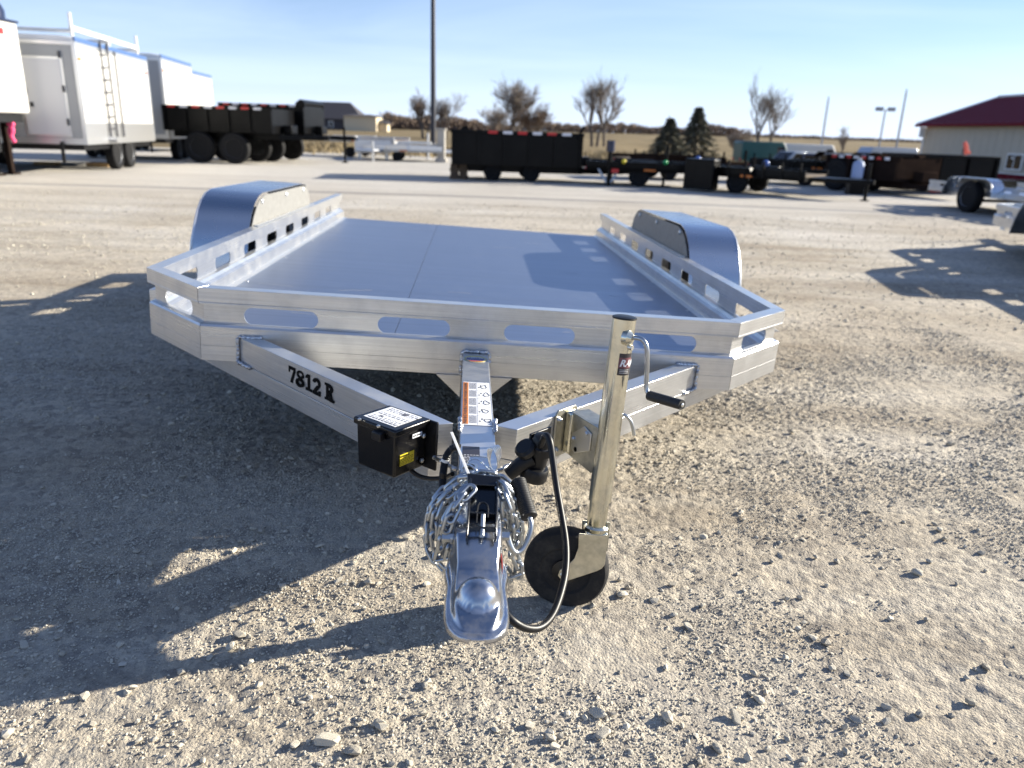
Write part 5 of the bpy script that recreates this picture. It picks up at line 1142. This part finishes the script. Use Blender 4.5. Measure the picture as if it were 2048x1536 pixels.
q_ = AY(727, 245, 140); house(q_.x, 140, 5.5, 6, 2.6, .35, HTAN, 'cream flat building on the skyline right of the dark house', win=0)
q_ = AY(766, 248, 140); house(q_.x, 140, 1.9, 3, 1.5, .6, HTAN, 'tiny cream shed right of the cream flat building', win=0)

# ------------------------------------------------------------ trees
def bare_tree(x, y, hgt, spread, label, seed, name='bare_tree', stems=1, dens=1.0, m=TWIG, lean=0.0, grp='leafless trees along the field'):
    r_ = random.Random(seed); z0 = float(gz(x, y)) - .1; root = empty(name, (x, y, z0), 0, label, 'tree', grp); tr = MB(); cr_ = MB()
    minr = .0065 * y / 60
    def grow(p, d, ln_, rad, lv):
        q = p + d * ln_; mb = tr if lv < 2 else cr_
        mid_ = (p + q) / 2 + Vector((r_.uniform(-1, 1), r_.uniform(-1, 1), 0)) * ln_ * .05
        mb.tube([p, mid_, q], lambda t: max(minr, rad * (1 - .35 * t)), n=5 if lv < 2 else 3, cap=False)
        if lv >= 5: return
        n = r_.choice((3, 3, 4)) if lv < 4 else int(3 * dens)
        for k in range(n):
            a = r_.uniform(0, 2 * PI); sp_ = r_.uniform(.25, .75) * spread; nd = (d + Vector((math.cos(a) * sp_, math.sin(a) * sp_, r_.uniform(.0, .30)))).normalized()
            grow(p + (q - p) * (r_.uniform(.30, 1.0) if lv else r_.uniform(.45, 1.0)), nd, ln_ * r_.uniform(.60, .88), rad * .58, lv + 1)
    for s in range(stems):
        a = 2 * PI * s / max(1, stems) + .4; off = Vector((math.cos(a), math.sin(a), 0)) * (.25 if stems > 1 else 0); grow(off, Vector((math.cos(a) * .15 * (stems > 1) + lean, math.sin(a) * .1, 1)).normalized(), hgt * .35, hgt * .022, 0)
    tr.build('trunk', BARK, root, smooth=60); cr_.build('crown', m, root, smooth=0); return root
p = AY(1190, 270, 70); bare_tree(p.x, 70, 6.6, 1.0, 'tall bare tree rising behind the right end of the central dump trailer', 4, stems=2, dens=1.5)
p = AY(1212, 270, 72); bare_tree(p.x, 73, 6.2, .9, 'slimmer bare tree just right of the tall one behind the dump trailer', 8, dens=1.4)
p = AY(1032, 262, 90); bare_tree(p.x, 90, 6.9, 1.2, 'broad brown bare tree behind the middle of the central dump trailer', 12, stems=4, dens=1.8)
p = AY(1068, 262, 85); bare_tree(p.x, 85, 4.2, 1.4, 'low brown bare bush right of the broad brown tree', 13, stems=4, dens=1.8, m=TWIG2)
p = AY(990, 262, 85); bare_tree(p.x, 85, 3.9, 1.4, 'low brown bare bush left of the broad brown tree', 14, stems=3, dens=1.6)
p = AY(848, 255, 85); bare_tree(p.x, 85, 4.9, 1.2, 'bare tree just left of the tall lamp pole', 15, stems=3, dens=1.5, m=TWIG2)
p = AY(888, 255, 85); bare_tree(p.x, 85, 4.5, 1.2, 'bare tree just right of the tall lamp pole', 16, stems=2, dens=1.5)
p = AY(1518, 275, 90); bare_tree(p.x, 90, 8.6, .8, 'left stem of the twin bare trees above the parked vehicles', 21, dens=1.5)
p = AY(1548, 275, 90); bare_tree(p.x, 91, 8.2, .9, 'right stem of the twin bare trees above the parked vehicles', 22, dens=1.5)
p = AY(1686, 280, 95); bare_tree(p.x, 95, 4.0, .9, 'small bare sapling between the pale utility poles', 23, dens=1.5)
p = AY(1478, 275, 95); bare_tree(p.x, 95, 3.6, 1.3, 'low bare bush left of the twin bare trees', 24, stems=4, dens=1.8)
def conifer(x, y, hgt, rad, label, seed):
    r_ = np.random.default_rng(seed); z0 = float(gz(x, y)); root = empty('evergreen_tree', (x, y, z0), 0, label, 'tree', 'evergreens at the field edge')
    MB().cyl((0, 0, 0), (0, 0, hgt * .9), .09, .02, n=8).build('trunk', BARK, root)
    n = 3800; t = r_.random(n) ** .9; tier = np.floor(t * 13) / 13; ft = (t - tier) * 13
    rr = rad * (1 - tier) ** 1.15 * 1.15 * (1 - .45 * ft) * (.35 + .65 * r_.random(n) ** .45); a = r_.random(n) * 2 * PI; rr *= (.64 + .36 * np.sin(a * 5 + tier * 40)) * (.85 + .3 * r_.random(n))
    c = np.stack([rr * np.cos(a), rr * np.sin(a), .25 + (hgt - .25) * t - rr * .18], 1); sz = .06 + .07 * r_.random(n)
    d = np.stack([np.cos(a) + r_.normal(0, .4, n), np.sin(a) + r_.normal(0, .4, n), -.25 + r_.normal(0, .25, n)], 1); d /= np.linalg.norm(d, axis=1)[:, None]; s_ = np.cross(d, r_.normal(0, 1, (n, 3))); s_ /= np.linalg.norm(s_, axis=1)[:, None]
    v = np.stack([c - s_ * sz[:, None] * .35, c + s_ * sz[:, None] * .35, c + d * sz[:, None] * 1.9], 1).reshape(-1, 3); f = np.arange(3 * n).reshape(-1, 3)
    o = bpy.data.objects.new('crown', np_mesh('crown', v, f, NEEDLE, smooth=False)); COL.objects.link(o); o.parent = root
p = AY(1336, 300, 36); conifer(p.x, 36, AY(1338, 236, 36).z - .02, 1.35, 'left dark evergreen in front of the dry field', 31)
p = AY(1390, 300, 37); conifer(p.x, 37, AY(1390, 214, 37).z + .0, 1.55, 'taller right evergreen in front of the dry field', 32)
# far scrub line on the skyline
def scrub(x0_, x1_, y, hmin, hmax, n, label, m, seed):
    r_ = np.random.default_rng(seed); X = r_.uniform(x0_, x1_, n); hh = hmin + (hmax - hmin) * (vnoise(X, X * 0, (x1_ - x0_) / 14, seed) * .6 + vnoise(X, X * 0, (x1_ - x0_) / 50, seed + 1) * .4) ** 1.3
    Yc = y + r_.normal(0, 4, n); z0 = gz(X, Yc) - .4; Z = z0 + hh * r_.random(n) ** .7; s = .35 + .5 * r_.random(n); d = r_.normal(0, 1, (n, 3)); d[:, 2] = np.abs(d[:, 2]) + .6; d /= np.linalg.norm(d, axis=1)[:, None]; q = np.cross(d, r_.normal(0, 1, (n, 3))); q /= np.linalg.norm(q, axis=1)[:, None]
    c = np.stack([X, Yc, Z], 1); v = np.stack([c - q * s[:, None] * .25, c + q * s[:, None] * .25, c + d * s[:, None] * 1.4], 1).reshape(-1, 3)
    o = bpy.data.objects.new('scrub', np_mesh('scrub', v, np.arange(3 * n).reshape(-1, 3), m, smooth=False)); COL.objects.link(o); tag(o, label, 'scrub', kind='stuff')
scrub(AY(770, 255, 190).x, AY(1000, 260, 190).x, 190, 1.0, 4.6, 9000, 'brown scrub line on the skyline left of the lamp pole', TWIG2, 51)
scrub(AY(1000, 260, 230).x, AY(1480, 275, 230).x, 230, .8, 3.6, 11000, 'brown scrub line on the skyline behind the bare trees', TWIG2, 52)
scrub(AY(1400, 270, 250).x, AY(1860, 285, 250).x, 250, .2, 1.2, 7000, 'low dark hedge line on the field crest at the right', TWIG2, 53)
# dry grass tufts along the yard edge
n = 14000; X = rng.uniform(-12, 26, n); Yg = rng.uniform(22, 46, n); keep = Yg > 31 - 10.5 * np.clip(X * .3 - 1.5, 0, 1) + rng.normal(0, 1, n); X, Yg = X[keep], Yg[keep]; n = len(X)
d = rng.normal(0, .35, (n, 3)); d[:, 2] = 1; hgt = .10 + .16 * rng.random(n); b3 = np.stack([X, Yg, gz(X, Yg)], 1); q = rng.normal(0, 1, (n, 3)); q[:, 2] = 0; q /= np.linalg.norm(q, axis=1)[:, None]
v = np.stack([b3 - q * .03, b3 + q * .03, b3 + d * hgt[:, None]], 1).reshape(-1, 3)
o = bpy.data.objects.new('dry_grass', np_mesh('dry_grass', v, np.arange(3 * n).reshape(-1, 3), STRAW, smooth=False)); COL.objects.link(o); tag(o, 'straw coloured dry grass tufts beyond the gravel', 'grass', kind='stuff')
